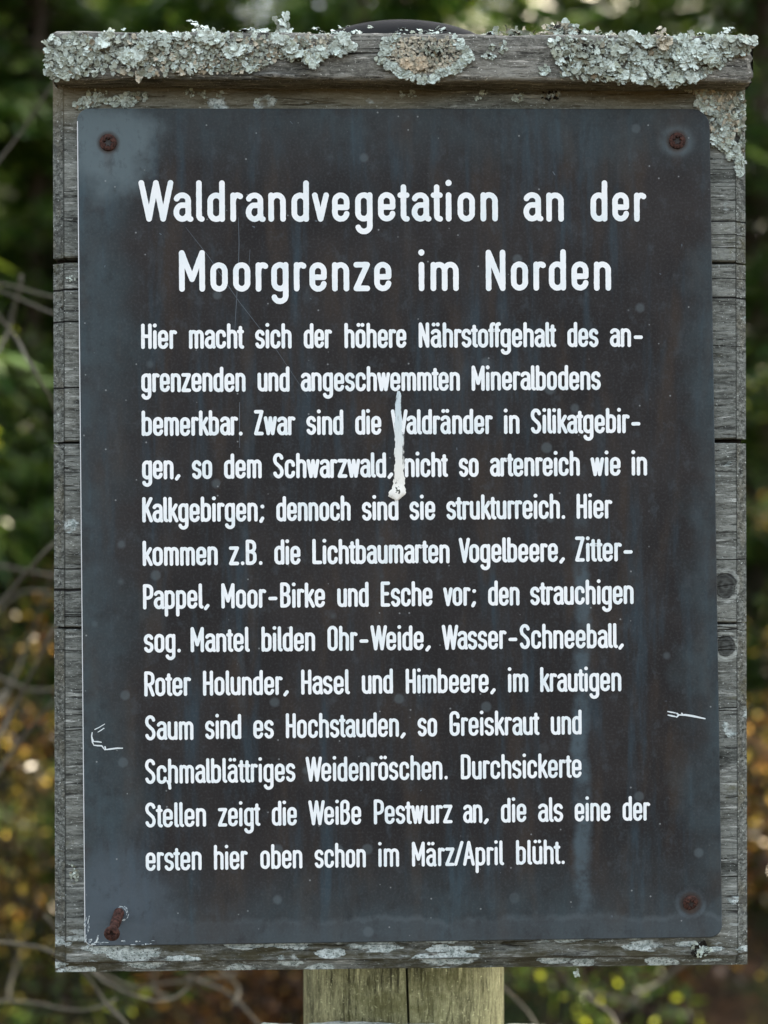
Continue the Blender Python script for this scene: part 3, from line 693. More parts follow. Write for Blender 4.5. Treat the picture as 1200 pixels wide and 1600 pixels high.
scratch_part('scratch', [([(165, 1131), (157, 1136), (149, 1140)], .9), ([(164, 1137.5), (159, 1141), (154, 1144)], .9),
    ([(145.5, 1144), (144.5, 1150), (145.5, 1155), (148, 1159)], 1.2), ([(148, 1158.6), (154, 1158.8), (160, 1159.8)], 1.0),
    ([(144.4, 1153), (146, 1160), (148, 1164.5)], .9), ([(147.5, 1164.3), (154, 1165), (160, 1165.2), (163, 1169), (165, 1172)], 1.1), ([(165, 1166), (166.5, 1172)], 1.4),
    ([(164, 1171.5), (172, 1170.5), (184, 1169), (193, 1169)], 1.2)], M['scratch'], .28)
scratch_part('scratch', [([(1044, 1111.5), (1050, 1112.8), (1057, 1114)], 1.2), ([(1044.3, 1117), (1051, 1118.5), (1058, 1120)], 1.1), ([(1058, 1114), (1062, 1117), (1058, 1121)], 1.6),
    ([(1061, 1117), (1072, 1117), (1085, 1119), (1104, 1123)], 1.4), ([(1066, 1114), (1068, 1116)], 1.0)], M['scratch'], .33)
sc = []
for k in range(26):
    a = wrng.uniform(0, 6.28); rr = wrng.uniform(9, 14)
    p = (188 + rr * math.cos(a) * 1.0, 1427 + rr * math.sin(a)); q = (188 + rr * math.cos(a + .5), 1427 + rr * math.sin(a + .5))
    if p[0] > 184: sc.append(([p, ((p[0] + q[0]) / 2 * 1.002, (p[1] + q[1]) / 2), q], wrng.uniform(.4, 1.2)))
for k in range(12):
    x, y = wrng.uniform(134, 146), wrng.uniform(1425, 1474); sc.append(([(x, y), (x - 1, y + 4), (x - 2.5, y + wrng.uniform(6, 13))], wrng.uniform(.5, 1.3)))
for k in range(20):
    x, y = wrng.uniform(140, 240), wrng.uniform(1468, 1477); sc.append(([(x, y), (x + 2, y - .4), (x + wrng.uniform(3, 8), y)], wrng.uniform(.6, 2.2)))
sc.append(([(155, 1461), (153.5, 1467), (151, 1473)], 2.4))
scratch_part('scuff', sc, M['scuff'], .20)
hl = [([(372, 340), (373, 380), (372, 420), (369, 470), (366, 520)], .7), ([(290, 355), (325, 400), (372, 470), (430, 545), (480, 620)], .5), ([(390, 390), (388, 420)], .5),
      ([(374, 628), (373.5, 650), (374, 700)], .6), ([(228, 1004), (228.5, 1010)], .5)]
for k in range(24):
    x, y = wrng.uniform(140, 1100), wrng.uniform(185, 1460); a = wrng.uniform(0, 6.28); L = wrng.uniform(2, 8)
    hl.append(([(x, y), (x + L * .5 * math.cos(a), y + L * .5 * math.sin(a) + .3), (x + L * math.cos(a), y + L * math.sin(a))], wrng.uniform(.4, 1.3)))
for q in hl: scratch_part('hairline_scratch', [q], M['fine'], .24)

# screws: pan head with a star recess, rusted
def screw(px, pz, r, out=0.0012, tx=0.0, tz=0.0, label=None, shaft=False):
    root_y = YP
    mb = MB(); K = 60; rings = [0, .14, .28, .36, .42, .48, .54, .62, .76, .88, .96, 1.0]
    def rec(a): return .40 + .10 * math.cos(6 * a if not shaft else 4 * a)
    v = []; f = []; mi = []
    for q in rings:
        for k in range(K):
            a = 2 * math.pi * k / K
            h = .0012 * math.sqrt(max(0, 1 - (q * .93) ** 2)) if q < 1 else .0003
            if q < rec(a): h -= .0016
            v.append((r * q * math.cos(a), -h, r * q * math.sin(a)))
    for i in range(len(rings) - 1):
        for k in range(K):
            k2 = (k + 1) % K; f.append((i * K + k, i * K + k2, (i + 1) * K + k2, (i + 1) * K + k)); mi.append(1 if rings[i + 1] < .33 else 0)
    # underside / countersunk neck
    n0 = len(rings) - 1
    base = len(v)
    for (q, d) in ((1.0, .0002), (.92, .0012), (.60, .0034)):
        for k in range(K):
            a = 2 * math.pi * k / K; v.append((r * q * math.cos(a), d, r * q * math.sin(a)))
    prev = n0 * K
    for j in range(3):
        cur = base + j * K
        for k in range(K):
            k2 = (k + 1) % K; f.append((prev + k, prev + k2, cur + k2, cur + k)); mi.append(0)
        prev = cur
    if shaft:
        Ls = out + .004; NS = 60; b2 = len(v)
        for i in range(NS):
            t = i / (NS - 1); d = .0034 + t * Ls
            for k in range(K):
                a = 2 * math.pi * k / K; th = .5 + .5 * math.sin(a - d / .0019 * 2 * math.pi)
                rr = r * (.56 + (.12 * th if d > .0075 else .0))
                v.append((rr * math.cos(a), d, rr * math.sin(a)))
        for i in range(NS):
            cur = b2 + i * K
            for k in range(K):
                k2 = (k + 1) % K; f.append((prev + k, prev + k2, cur + k2, cur + k)); mi.append(0)
            prev = cur
    v = np.array(v)
    ca, sa = math.cos(tx), math.sin(tx)
    rotm = np.array(Euler((tx, 0, tz)).to_matrix())
    v = v @ rotm.T
    loc = np.array((px, root_y - .0001 - (0 if not shaft else 0), pz))
    if shaft: loc = loc + rotm @ np.array((0, -(out + .0034), 0))
    o = mesh_obj('screw', v + loc, f, [M['rust'], M['rust_dark']], sign, True, mi, tuple(loc))
    if label: o['label'] = label
screw(-.1218, 1.5239, .0040)
screw(.1471, 1.5259, .0039)
screw(.1526, 1.1639, .0037, tx=R(14), tz=R(10))
screw(-.1176, 1.1622, .0036, out=.0160, tx=R(13), tz=R(-1), shaft=True, label='rusty screw backed halfway out of the plate')

# bird dropping run down across three text lines
nz_ = 60; v = []; f = []; W = 9
def wid(t):
    return np.interp(t, [0, .05, .15, .4, .75, .86, .93, .97, 1.0], [1.5, 3.8, 5.8, 6.6, 6.6, 8, 11.5, 9.5, 3.0])
for i in range(nz_ + 1):
    t = i / nz_; py = 611 + t * 170; cx = 621.5 + (1.5 * math.sin(t * 3)) - (3.0 * np.interp(t, [.84, .95], [0, 1])) + .7 * math.sin(t * 31)
    for k in range(W):
        u = k / (W - 1) * 2 - 1
        q = pxm(cx + u * wid(t) * 1.15 * (1 + .10 * math.sin(t * 47 + k) + .08 * math.sin(t * 131 + 2 * k)), py)
        v.append((q[0] / 1e3, YP - .00025 - (.00012 + .0009 * np.interp(t, [.86, .93], [0, 1])) * (1 - u * u), ZC + q[1] / 1e3))
for i in range(nz_):
    for k in range(W - 1): f.append((i * W + k, i * W + k + 1, (i + 1) * W + k + 1, (i + 1) * W + k))
drop = mesh_obj('bird_dropping', v, f, M['drop'], None, True, None, (pxm(621, 690)[0] / 1e3, YP, ZC + pxm(621, 690)[1] / 1e3))
tag(drop, 'white bird dropping run down across the body text of the dark plate', 'dropping')

# ------------------------------------------------------------------ lichens
lr = np.random.default_rng(5)
def flake_variant(seed, lobes, depth, elong, curl, K=54):
    r = np.random.default_rng(seed); th = np.arange(K) * 2 * np.pi / K
    ph = r.uniform(0, 6.28); warp = th + .35 * np.sin(2 * th + r.uniform(0, 6.28)) + .2 * np.sin(3 * th + r.uniform(0, 6.28))
    notch = lambda n_, p: (1 - np.abs(np.sin(n_ * warp / 2 + p)))
    rad = 1 - depth * notch(lobes, ph) ** 3 - .22 * notch(lobes * 2.0 + 1, r.uniform(0, 6.28)) ** 3
    rad *= 1 + .16 * np.sin(2 * th + r.uniform(0, 6.28)) + .10 * np.sin(3 * th + r.uniform(0, 6.28)) + r.normal(0, .015, K)
    rad *= 1 + elong * np.cos(th - r.uniform(0, 6.28))
    wv = .10 * np.sin(2 * th + r.uniform(0, 6.28)) + .10 * np.sin(5 * th + r.uniform(0, 6.28)) + .05 * np.sin(9 * th + r.uniform(0, 6.28))
    QS = (.45, .78, .94, 1.0); v = []
    for sgn, th_ in ((0, 0.0), (1, .075)):
        v.append((0, 0, .04 - th_))
        for j, q in enumerate(QS):
            for k in range(K):
                rr = rad[k] * q if q > .6 else q * (.45 + .55 * rad[k])
                z = curl * q ** 2.2 + wv[k] * q ** 1.6 - (.05 if j == 3 else 0) - th_ * (1 if j < 3 else .5)
                v.append((rr * math.cos(th[k]), rr * math.sin(th[k]), z))
    f = []; mi = []; B = 1 + 4 * K
    for k in range(K):
        k2 = (k + 1) % K
        f.append((0, 1 + k, 1 + k2)); mi.append(0); f.append((B, B + 1 + k2, B + 1 + k)); mi.append(1)
        for j in range(3):
            p, q = 1 + j * K, 1 + (j + 1) * K
            f.append((p + k, q + k, q + k2, p + k2)); mi.append(0); f.append((B + p + k2, B + q + k2, B + q + k, B + p + k)); mi.append(1)
        f.append((1 + 3 * K + k, B + 1 + 3 * K + k, B + 1 + 3 * K + k2, 1 + 3 * K + k2)); mi.append(1)
    return np.array(v, float), f, mi
BIG = [flake_variant(100 + i, [3, 4, 5, 6][i % 4], .50, .25, .02 + .06 * (i % 4)) for i in range(16)]
SMALL = [flake_variant(200 + i, [3, 4, 5][i % 3], .45, .3, .08 + .08 * (i % 3), 20) for i in range(9)]

def place_flake(mb, variants, c, normal, size, tilt, mslot=0):
    v, f, mi = variants[lr.integers(len(variants))]
    n = Vector(normal).normalized()
    ax = Vector((lr.normal(), lr.normal(), lr.normal())); n2 = (n + (ax - n * ax.dot(n)).normalized() * math.tan(tilt)).normalized()
    a = n2.orthogonal().normalized(); b = n2.cross(a); an = lr.uniform(0, 6.28)
    a2 = a * math.cos(an) + b * math.sin(an); b2 = n2.cross(a2)
    Mx = np.array((a2, b2, n2)) * size
    mb.add(v @ Mx + np.array(c), f, [mslot if q == 0 else 3 for q in mi])
MATS_L = [M['lich'], M['lich_grey'], M['lich_beige'], M['lich_dark'], M['lich_cream'], M['bark']]
def fitpos(co, px, py):
    a = (1, px, py, px * py); return [sum(p * q for p, q in zip(r, a)) for r in co]
CAPFIT, BRDFIT = ((-0.17052251554, 0.00029775475008, -7.6286685e-07, -1.85409e-11), (1.586806011, 2.07708184e-06, -0.00029543457, -3.5638143e-09)), ((-0.17415389965, 0.00030451166535, -7.801433e-07, -1.896038e-11), (1.59217562568, 2.1247949e-06, -0.0003021252041, -3.64435630e-09))
def cap_pt(px, py, out):
    x, z = fitpos(CAPFIT, px, py)
    top = 1.5725
    if z > top - .002:   # curls over on to the top of the beam
        return (x, -.013 + lr.uniform(0, .02) - out * .3, max(top, min(z, top + .006)) + out * .3), (0, -.6, 1)
    return (x, -.0150 - out, z), (0, -1, .12)
def brd_pt(px, py, out):
    x, z = fitpos(BRDFIT, px, py); return (x, -out, z), (0, -1, 0)
def patch(name, label, spots, pos, grp=None):
    """spots: (cx, cy, rx, ry, count, size range mm, kind, tilt range deg, height range mm)"""
    mb = MB(); cen = []
    for (cx, cy, rx, ry, cnt, sz, slots, tl, ht) in spots:
        for k in range(cnt):
            t = lr.uniform(0, 6.28); q = math.sqrt(lr.uniform(0, 1))
            px = cx + rx * q * math.cos(t); py = cy + ry * q * math.sin(t)
            s = lr.uniform(*sz) / 2e3
            c, nn = pos(px, py, lr.uniform(*ht) / 1e3)
            place_flake(mb, BIG if s > .0016 else SMALL, c, nn, s, R(lr.uniform(*tl)), slots[lr.integers(len(slots))])
            cen.append(c)
    c = np.mean(np.array(cen), 0)
    o = mb.build(name, MATS_L, None, True, tuple(c))
    return tag(o, label, 'lichen', grp)
P0, G1, B2, D3, C4 = 0, 1, 2, 3, 4
# left half of the beam
sp = [(150, 84, 75, 36, 420, (.8, 2.4), (P0, G1, P0), (2, 25), (0, 1.0)), (330, 78, 120, 36, 620, (.8, 2.4), (G1, P0, G1, B2), (2, 25), (0, 1.0)), (480, 70, 70, 22, 240, (.8, 2.2), (G1, P0, B2), (2, 25), (0, .8))]
sp += [(110, 85, 38, 38, 260, (1.2, 4.0), (P0, P0, G1, G1), (3, 38), (0, 2.4))]
sp += [(95, 108, 24, 16, 60, (1.8, 4.5), (P0, G1), (3, 38), (0, 2.6))]
sp += [(240, 84, 100, 36, 330, (1.0, 3.8), (G1, G1, B2, P0, P0), (3, 42), (0, 2))]
sp += [(430, 70, 100, 24, 210, (1.0, 3.6), (G1, B2, P0), (3, 38), (0, 1.8))]
sp += [(300, 106, 110, 12, 90, (1.1, 3.0), (G1, P0, B2), (5, 60), (0, 1.5)), (370, 100, 50, 14, 90, (1.1, 3.2), (G1, P0), (5, 60), (0, 2))]
for (x, y, n, s) in ((170, 58, 9, 9), (160, 68, 5, 8), (185, 45, 6, 6), (215, 90, 12, 9), (225, 80, 6, 9), (200, 88, 6, 7), (205, 98, 5, 6), (230, 62, 6, 8), (245, 55, 5, 7), (300, 32, 6, 7), (318, 35, 5, 7), (320, 58, 8, 9), (335, 62, 7, 9), (350, 56, 7, 8), (370, 80, 6, 9), (355, 85, 5, 7),
                     (385, 48, 8, 9), (400, 50, 8, 9), (412, 44, 7, 8), (436, 66, 9, 7), (450, 76, 7, 8), (444, 55, 6, 6), (455, 82, 6, 8), (478, 90, 9, 8), (488, 98, 8, 7), (500, 86, 7, 7), (535, 62, 8, 8), (545, 78, 6, 7), (525, 80, 6, 7), (520, 46, 5, 6), (555, 52, 4, 6), (497, 40, 5, 5), (535, 42, 5, 6), (560, 48, 4, 6), (572, 44, 3, 5), (262, 65, 6, 7), (285, 55, 5, 7)):
    sp.append((x, y, 9, 7, n + 3, (s * .40, s * .78), (P0,), (3, 26), (1.4, 3.0)))
patch('lichen', 'pale green leafy lichen crowding the left half of the top beam', sp, cap_pt)
# upright tuft on the rim
sp = [(437, 30, 8, 10, 12, (2.2, 4), (P0, G1), (30, 80), (1, 3)), (440, 18, 4, 8, 5, (2, 4.5), (P0,), (60, 85), (0, 1))]
mb = MB()
for (px, py, s, slot) in ((438, 34, 5, 0), (441, 26, 5, 0), (444, 18, 4.5, 0), (445, 12, 3, 0), (430, 26, 3.5, 1), (427, 20, 3.4, 1), (434, 36, 5, 1), (446, 34, 5, 1), (450, 38, 4, 0)):
    x, z = fitpos(CAPFIT, px, py); place_flake(mb, BIG, (x, -.006, z), (0, -1, .3), s / 2e3, R(lr.uniform(5, 45)), slot)
tag(mb.build('lichen', MATS_L, None, True, (-.038, -.006, 1.576)), 'small upright lichen sprig standing on the rim of the top beam', 'lichen')
# round rosette in the middle
mb = MB()
for k in range(1150):
    q = math.sqrt(lr.uniform(0, 1)); t = lr.uniform(0, 6.28)
    edge = 1 + .06 * math.sin(5 * t) + .04 * math.sin(9 * t + 1)
    px = 661 + 72 * q * math.cos(t) * edge; py = 84 + 44 * q * math.sin(t) * edge
    c, nn = cap_pt(px, py, lr.uniform(.2, 1.0) / 1e3 + .0006 * (1 - q) + (.0010 if q > .8 else 0))
    slot = P0 if q > .80 or (q > .72 and lr.uniform() < .5) else (B2 if lr.uniform() < .82 else G1)
    s = lr.uniform(1.4, 3.2) if q > .78 else lr.uniform(.8, 2.0)
    place_flake(mb, BIG if s > 3 else SMALL, c, nn, s / 2e3, R(lr.uniform(3, 38)), slot)
for k in range(110):
    q = math.sqrt(lr.uniform(0, 1)); t = lr.uniform(0, 6.28)
    c, nn = cap_pt(644 + 22 * q * math.cos(t), 102 + 11 * q * math.sin(t), lr.uniform(1.8, 2.6) / 1e3)
    place_flake(mb, SMALL, c, nn, lr.uniform(1.2, 2.8) / 2e3, R(lr.uniform(0, 30)), C4)
for k in range(60):
    q = math.sqrt(lr.uniform(0, 1)); t = lr.uniform(0, 6.28)
    c, nn = cap_pt(674 + 17 * q * math.cos(t), 82 + 8 * q * math.sin(t), lr.uniform(2.0, 3.2) / 1e3)
    place_flake(mb, SMALL, c, nn, lr.uniform(.8, 2.0) / 2e3, R(lr.uniform(10, 70)), [G1, D3, G1][lr.integers(3)])
tag(mb.build('lichen', MATS_L, None, True, fitpos(CAPFIT, 661, 84)[0:1] + [-.017] + fitpos(CAPFIT, 661, 84)[1:2]), 'round lichen rosette with pale rim and beige crumbly middle on the top beam', 'lichen')
# right part of the beam
sp = [(960, 84, 92, 36, 420, (.8, 2.4), (P0, G1, P0), (2, 25), (0, 1.0)), (1085, 82, 62, 34, 320, (.8, 2.4), (P0, G1), (2, 25), (0, 1.0)), (960, 85, 95, 36, 290, (1.0, 3.8), (P0, P0, G1), (3, 40), (0, 2)), (1085, 74, 60, 26, 210, (1.2, 4.2), (P0, P0, G1), (3, 38), (0, 2.2)), (1150, 66, 32, 22, 130, (1.8, 5), (P0, G1), (3, 45), (0, 2.6)),
      (940, 118, 60, 12, 70, (1.6, 4), (P0, G1), (5, 50), (0, 2.5)), (1050, 118, 55, 16, 130, (1.2, 3.6), (P0, G1), (3, 38), (0, 2)), (1035, 62, 14, 18, 55, (1.4, 3.5), (B2,), (5, 60), (2, 4))]
for (x, y, n, s) in ((978, 62, 9, 10), (992, 55, 8, 9), (965, 85, 7, 8), (1008, 68, 7, 8), (1065, 62, 8, 9), (1080, 80, 10, 10), (1095, 88, 11, 10), (1110, 94, 9, 9), (1115, 70, 8, 9), (1075, 98, 8, 9), (1060, 92, 6, 9), (1000, 95, 6, 7), (960, 110, 8, 8), (972, 122, 4, 7), (1054, 130, 7, 7), (1075, 122, 7, 7), (1140, 55, 7, 7), (1165, 60, 7, 7), (1020, 112, 6, 7), (1000, 124, 5, 6), (1148, 42, 4, 5), (1104, 58, 6, 8)):
    sp.append((x, y, 9, 8, n + 3, (s * .40, s * .80), (P0,), (3, 26), (1.4, 3.0)))
patch('lichen', 'broad pale leafy lichen covering the right end of the top beam', sp, cap_pt)
sp = [(880, 75, 24, 20, 60, (1.2, 3.6), (P0, G1), (5, 55), (0, 1.5)), (905, 85, 22, 24, 46, (1.4, 4), (G1, D3, P0), (5, 60), (0, 2)), (888, 108, 18, 12, 34, (1.2, 3.4), (P0, G1), (5, 55), (0, 1.5)), (925, 92, 14, 14, 20, (2, 5), (G1, P0), (5, 45), (0, 2))]
patch('lichen', 'loose grey lichen lobes beside the broad right patch on the top beam', sp, cap_pt)
def small_patch(px, py, rx, ry, cnt, pos, label, sz=(.9, 2.6), slots=(P0, P0, G1)):
    patch('lichen', label, [(px, py, rx, ry, cnt, sz, slots, (5, 50), (0, .9))], pos, 'small lichen tufts')
small_patch(785, 75, 7, 10, 16, cap_pt, 'narrow lichen tuft right of the round rosette, nearest the rim')
small_patch(768, 74, 5, 5, 8, cap_pt, 'tiny lichen speck between rosette and narrow tuft on the beam')
small_patch(762, 88, 9, 5, 12, cap_pt, 'flat lichen scrap right of the round rosette at mid beam')
small_patch(848, 111, 10, 8, 18, cap_pt, 'low lichen tuft near the lower edge of the beam, right of the rosette')
small_patch(1023, 122, 14, 7, 14, cap_pt, 'drooping lichen lobe under the broad right beam patch', (2, 4))
# on the board
sp = [(148, 157, 16, 9, 90, (1.2, 3.4), (P0, P0, G1), (5, 45), (0, 1.2)), (128, 164, 10, 7, 40, (1.2, 3), (P0, G1), (5, 45), (0, 1.2)), (190, 160, 26, 7, 90, (1.0, 3), (P0, P0, G1), (5, 45), (0, 1.2)), (212, 152, 22, 8, 60, (1.0, 2.6), (P0, G1), (5, 45), (0, 1)), (150, 145, 20, 8, 20, (.8, 1.8), (P0, G1), (5, 45), (0, .6))]
patch('lichen', 'pale crinkled lichen above the top left corner of the plate', sp, brd_pt)
small_patch(297, 146, 7, 6, 16, brd_pt, 'grey white lichen tuft on the board under the beam, third from the left corner', (.8, 2.2))
small_patch(318, 147, 8, 7, 14, brd_pt, 'thin grey lichen smear on the board between two pale tufts', (.7, 1.8), (G1, G1, P0))
small_patch(343, 147, 6, 5, 12, brd_pt, 'pale lichen speck on the board below the beam, right of the thin smear', (.7, 2.0))
small_patch(400, 158, 5, 4, 8, brd_pt, 'minute lichen speck just above the top edge of the plate', (.6, 1.6))
small_patch(636, 147, 14, 7, 22, brd_pt, 'scattered lichen crumbs on the board below the round rosette', (.5, 1.9))
small_patch(754, 143, 7, 7, 18, brd_pt, 'crisp lichen tuft on the board above the plate, right of the rosette', (.9, 2.4))
small_patch(745, 155, 6, 3, 8, brd_pt, 'tiny lichen speck touching the crisp tuft above the plate', (.8, 2.0))
small_patch(808, 152, 8, 7, 18, brd_pt, 'pale lichen tuft on the board beside a dark crusty one', (.9, 2.4))
small_patch(858, 149, 14, 10, 34, brd_pt, 'dark crusty lichen on the board above the plate', (.7, 2.2), (G1, D3, D3))
small_patch(800, 133, 12, 5, 18, brd_pt, 'dull green lichen in the shadow under the beam', (1, 2.6), (B2, G1))
# top right corner
sp = [(1118, 158, 30, 22, 260, (1.2, 3.4), (P0, P0, B2), (3, 32), (0, 1.4)), (1136, 150, 18, 22, 120, (1.4, 3.6), (B2, B2, G1), (5, 45), (.5, 2.2)), (1132, 195, 22, 26, 210, (1.1, 3.2), (P0, G1, B2), (5, 50), (0, 2)), (1128, 222, 18, 12, 80, (1.6, 3.6), (P0,), (5, 40), (.5, 2)),
      (1146, 236, 12, 14, 80, (1.4, 3.2), (P0,), (5, 40), (.5, 2)), (1157, 262, 6, 16, 40, (1.4, 3.4), (P0,), (5, 45), (.2, 1.5)), (1156, 170, 9, 34, 110, (1.2, 3.4), (P0, G1), (5, 60), (-2, 1)), (1163, 205, 5, 30, 50, (1.2, 3), (P0, G1), (10, 70), (-4, 0)), (1095, 140, 22, 7, 60, (1.4, 3.6), (P0, B2), (5, 50), (0, 2))]
patch('lichen', 'leafy lichen running down the top right corner of the board', sp, brd_pt)
small_patch(118, 1365, 7, 15, 44, brd_pt, 'flaky lichen on the left rim of the board near the loose screw', (.7, 1.9), (P0, G1, G1))
small_patch(1096, 1482, 15, 11, 40, brd_pt, 'cup shaped white lichen below the lower right screw', (1.2, 3.4), (P0, P0, D3))
small_patch(112, 436, 6, 5, 9, brd_pt, 'white lichen crumbs on the left rim beside the widest gap', (.6, 1.5), (P0,))
small_patch(903, 1524, 4, 8, 9, lambda a, b, c: ((fitpos(BRDFIT, a, b)[0], .004, fitpos(BRDFIT, a, b)[1]), (0, -1, 0)), 'lichen shred dangling from the bottom edge of the board', (1, 2.4), (G1, P0))
small_patch(218, 120, 4, 8, 7, cap_pt, 'brown hanging lichen thread under the left lichen mass', (1.2, 3.0), (G1, B2))
# rotten bark with lichen lying on top of the beam
mb = MB()
for k in range(90):
    px = lr.uniform(742, 968); x, z = fitpos(CAPFIT, px, 46)
    y = lr.uniform(.004, .03); s = lr.uniform(2.5, 8) / 2e3
    place_flake(mb, BIG, (x, y, 1.5735 + lr.uniform(0, .0035)), (lr.normal(0, .5), -.8, .8), s, R(lr.uniform(10, 70)), 5)
for k in range(230):
    px = lr.uniform(755, 968); x, z = fitpos(CAPFIT, px, 46)
    bump = .0035 * math.exp(-((px - 890) / 40) ** 2) + .003 * math.exp(-((px - 800) / 30) ** 2) + .001
    y = lr.uniform(-.004, .02); s = lr.uniform(1.4, 4.6) / 2e3
    place_flake(mb, BIG if s > .0016 else SMALL, (x, y, 1.5755 + lr.uniform(0, 1) * bump * 1.5), (0, -1, .5), s, R(lr.uniform(5, 70)), [G1, G1, B2, P0, D3][lr.integers(5)])
for k in range(46):
    t = lr.uniform(0, 1); px = 868 + t * 40 + lr.normal(0, 6); py = lr.uniform(6, 26) + abs(px - 886) * .3; x, z = fitpos(CAPFIT, px, py)
    place_flake(mb, BIG, (x, .008, z), (0, -1, .3), lr.uniform(2, 4.6) / 2e3, R(lr.uniform(5, 65)), [G1, P0, B2][lr.integers(3)])
for k in range(30):
    px = lr.uniform(905, 955); py = lr.uniform(16, 40); x, z = fitpos(CAPFIT, px, py)
    place_flake(mb, SMALL, (x, .01, z), (0, -1, .3), lr.uniform(1.4, 3.6) / 2e3, R(lr.uniform(5, 65)), [G1, B2][lr.integers(2)])
o = mb.build('bark_scrap', MATS_L, None, True, (.085, .01, 1.574))
tag(o, 'red brown rotten bark scrap with grey lichen lying on the top beam', 'bark')
# a splinter lifting off the beam's lower edge
mb = MB(); a = fitpos(CAPFIT, 395, 117); b = fitpos(CAPFIT, 459, 122)
tube(mb, [(a[0], -.0148, a[1]), ((a[0] + b[0]) / 2, -.0160, (a[1] + b[1]) / 2 + .0003), (b[0], -.0172, b[1])], [.0007, .0015, .0011], 6)
mb.build('splinter', [M['beam']], [c for c in sign.children if c.name.startswith('top_beam')][0], True)

# ------------------------------------------------------------------ woodland behind
def leaf_mat(name, a, b, c, trans=.45, rough=.35, spec=.5, few=.3):
    n = NT(name); r = n.island()
    col = n.mix(n.ramp(r, .1, .7), a, b); col = n.mix(n.ramp(r, 1 - few, 1 - few + .02), col, c)
    n.done(col, rough, None, spec)
    tr = n.node('ShaderNodeBsdfTranslucent'); n.inp(tr.inputs[0], n.mix(.0, col, col))
    ms = n.node('ShaderNodeMixShader'); ms.inputs[0].default_value = trans
    n.t.links.new(n.p.outputs[0], ms.inputs[1]); n.t.links.new(tr.outputs[0], ms.inputs[2]); n.t.links.new(ms.outputs[0], n.out.inputs[0])
    return n.mat
M['needle'] = leaf_mat('spruce_needles', (.022, .056, .008), (.045, .100, .012), (.11, .16, .020), .25, .5, .3)
M['russet'] = leaf_mat('russet_leaves', (.030, .012, .004), (.105, .045, .010), (.50, .28, .06), .40, .34, .32, .10)  # pale third tint paints sun glints into a few leaves, likewise next two
M['golden'] = leaf_mat('golden_leaves', (.024, .022, .005), (.08, .060, .010), (.54, .40, .07), .45, .32, .32, .12)
M['green'] = leaf_mat('green_leaves', (.014, .030, .005), (.040, .070, .009), (.34, .38, .03), .45, .32, .32, .10)
n = NT('bark_brown'); M['trunk'] = n.done(n.mix(n.noise(n.co((30, 30, 8)), 1.0, 4), (.035, .026, .018), (.12, .095, .07)), .9)
n = NT('twig_bark'); M['twig'] = n.done(n.mix(n.noise(n.co((40, 40, 40)), 1.0, 3), (.030, .028, .019), (.090, .082, .058)), .8)
n = NT('dark_stem'); M['stem'] = n.done(n.mix(n.noise(n.co((40, 40, 40)), 1.0, 3), (.008, .006, .004), (.022, .017, .012)), .9, None, .1)
n = NT('forest_floor'); z1 = n.noise(n.co((2, 2, 2)), 1.0, 6); z2 = n.noise(n.co((25, 25, 25)), 1.0, 5)
c = n.mix(n.ramp(z2, .35, .65), (.014, .010, .006), (.050, .028, .014)); c = n.mix(n.ramp(z1, .48, .62), c, (.016, .024, .008))
M['floor'] = n.done(c, .95, n.bump(z2, .6, .05), .1)

gx = np.concatenate([-np.geomspace(900, 8, 18), np.linspace(-7, 7, 41), np.geomspace(8, 900, 18)])
gy = np.concatenate([-np.geomspace(900, 8, 14), np.linspace(-7, 14, 57), np.geomspace(15, 900, 18)])
def gz(x, y): return .05 * math.sin(x * 1.3 + .5) * math.sin(y * .9) + .04 * math.sin(x * 2.9 + y * 2.1) + (.08 * max(0, y - 1) if y < 14 else 1.04)
v = [(x, y, gz(x, y)) for y in gy for x in gx]; nx = len(gx)
f = [(j * nx + i, j * nx + i + 1, (j + 1) * nx + i + 1, (j + 1) * nx + i) for j in range(len(gy) - 1) for i in range(nx - 1)]
tag(mesh_obj('ground', v, f, M['floor'], None, True), kind='structure')

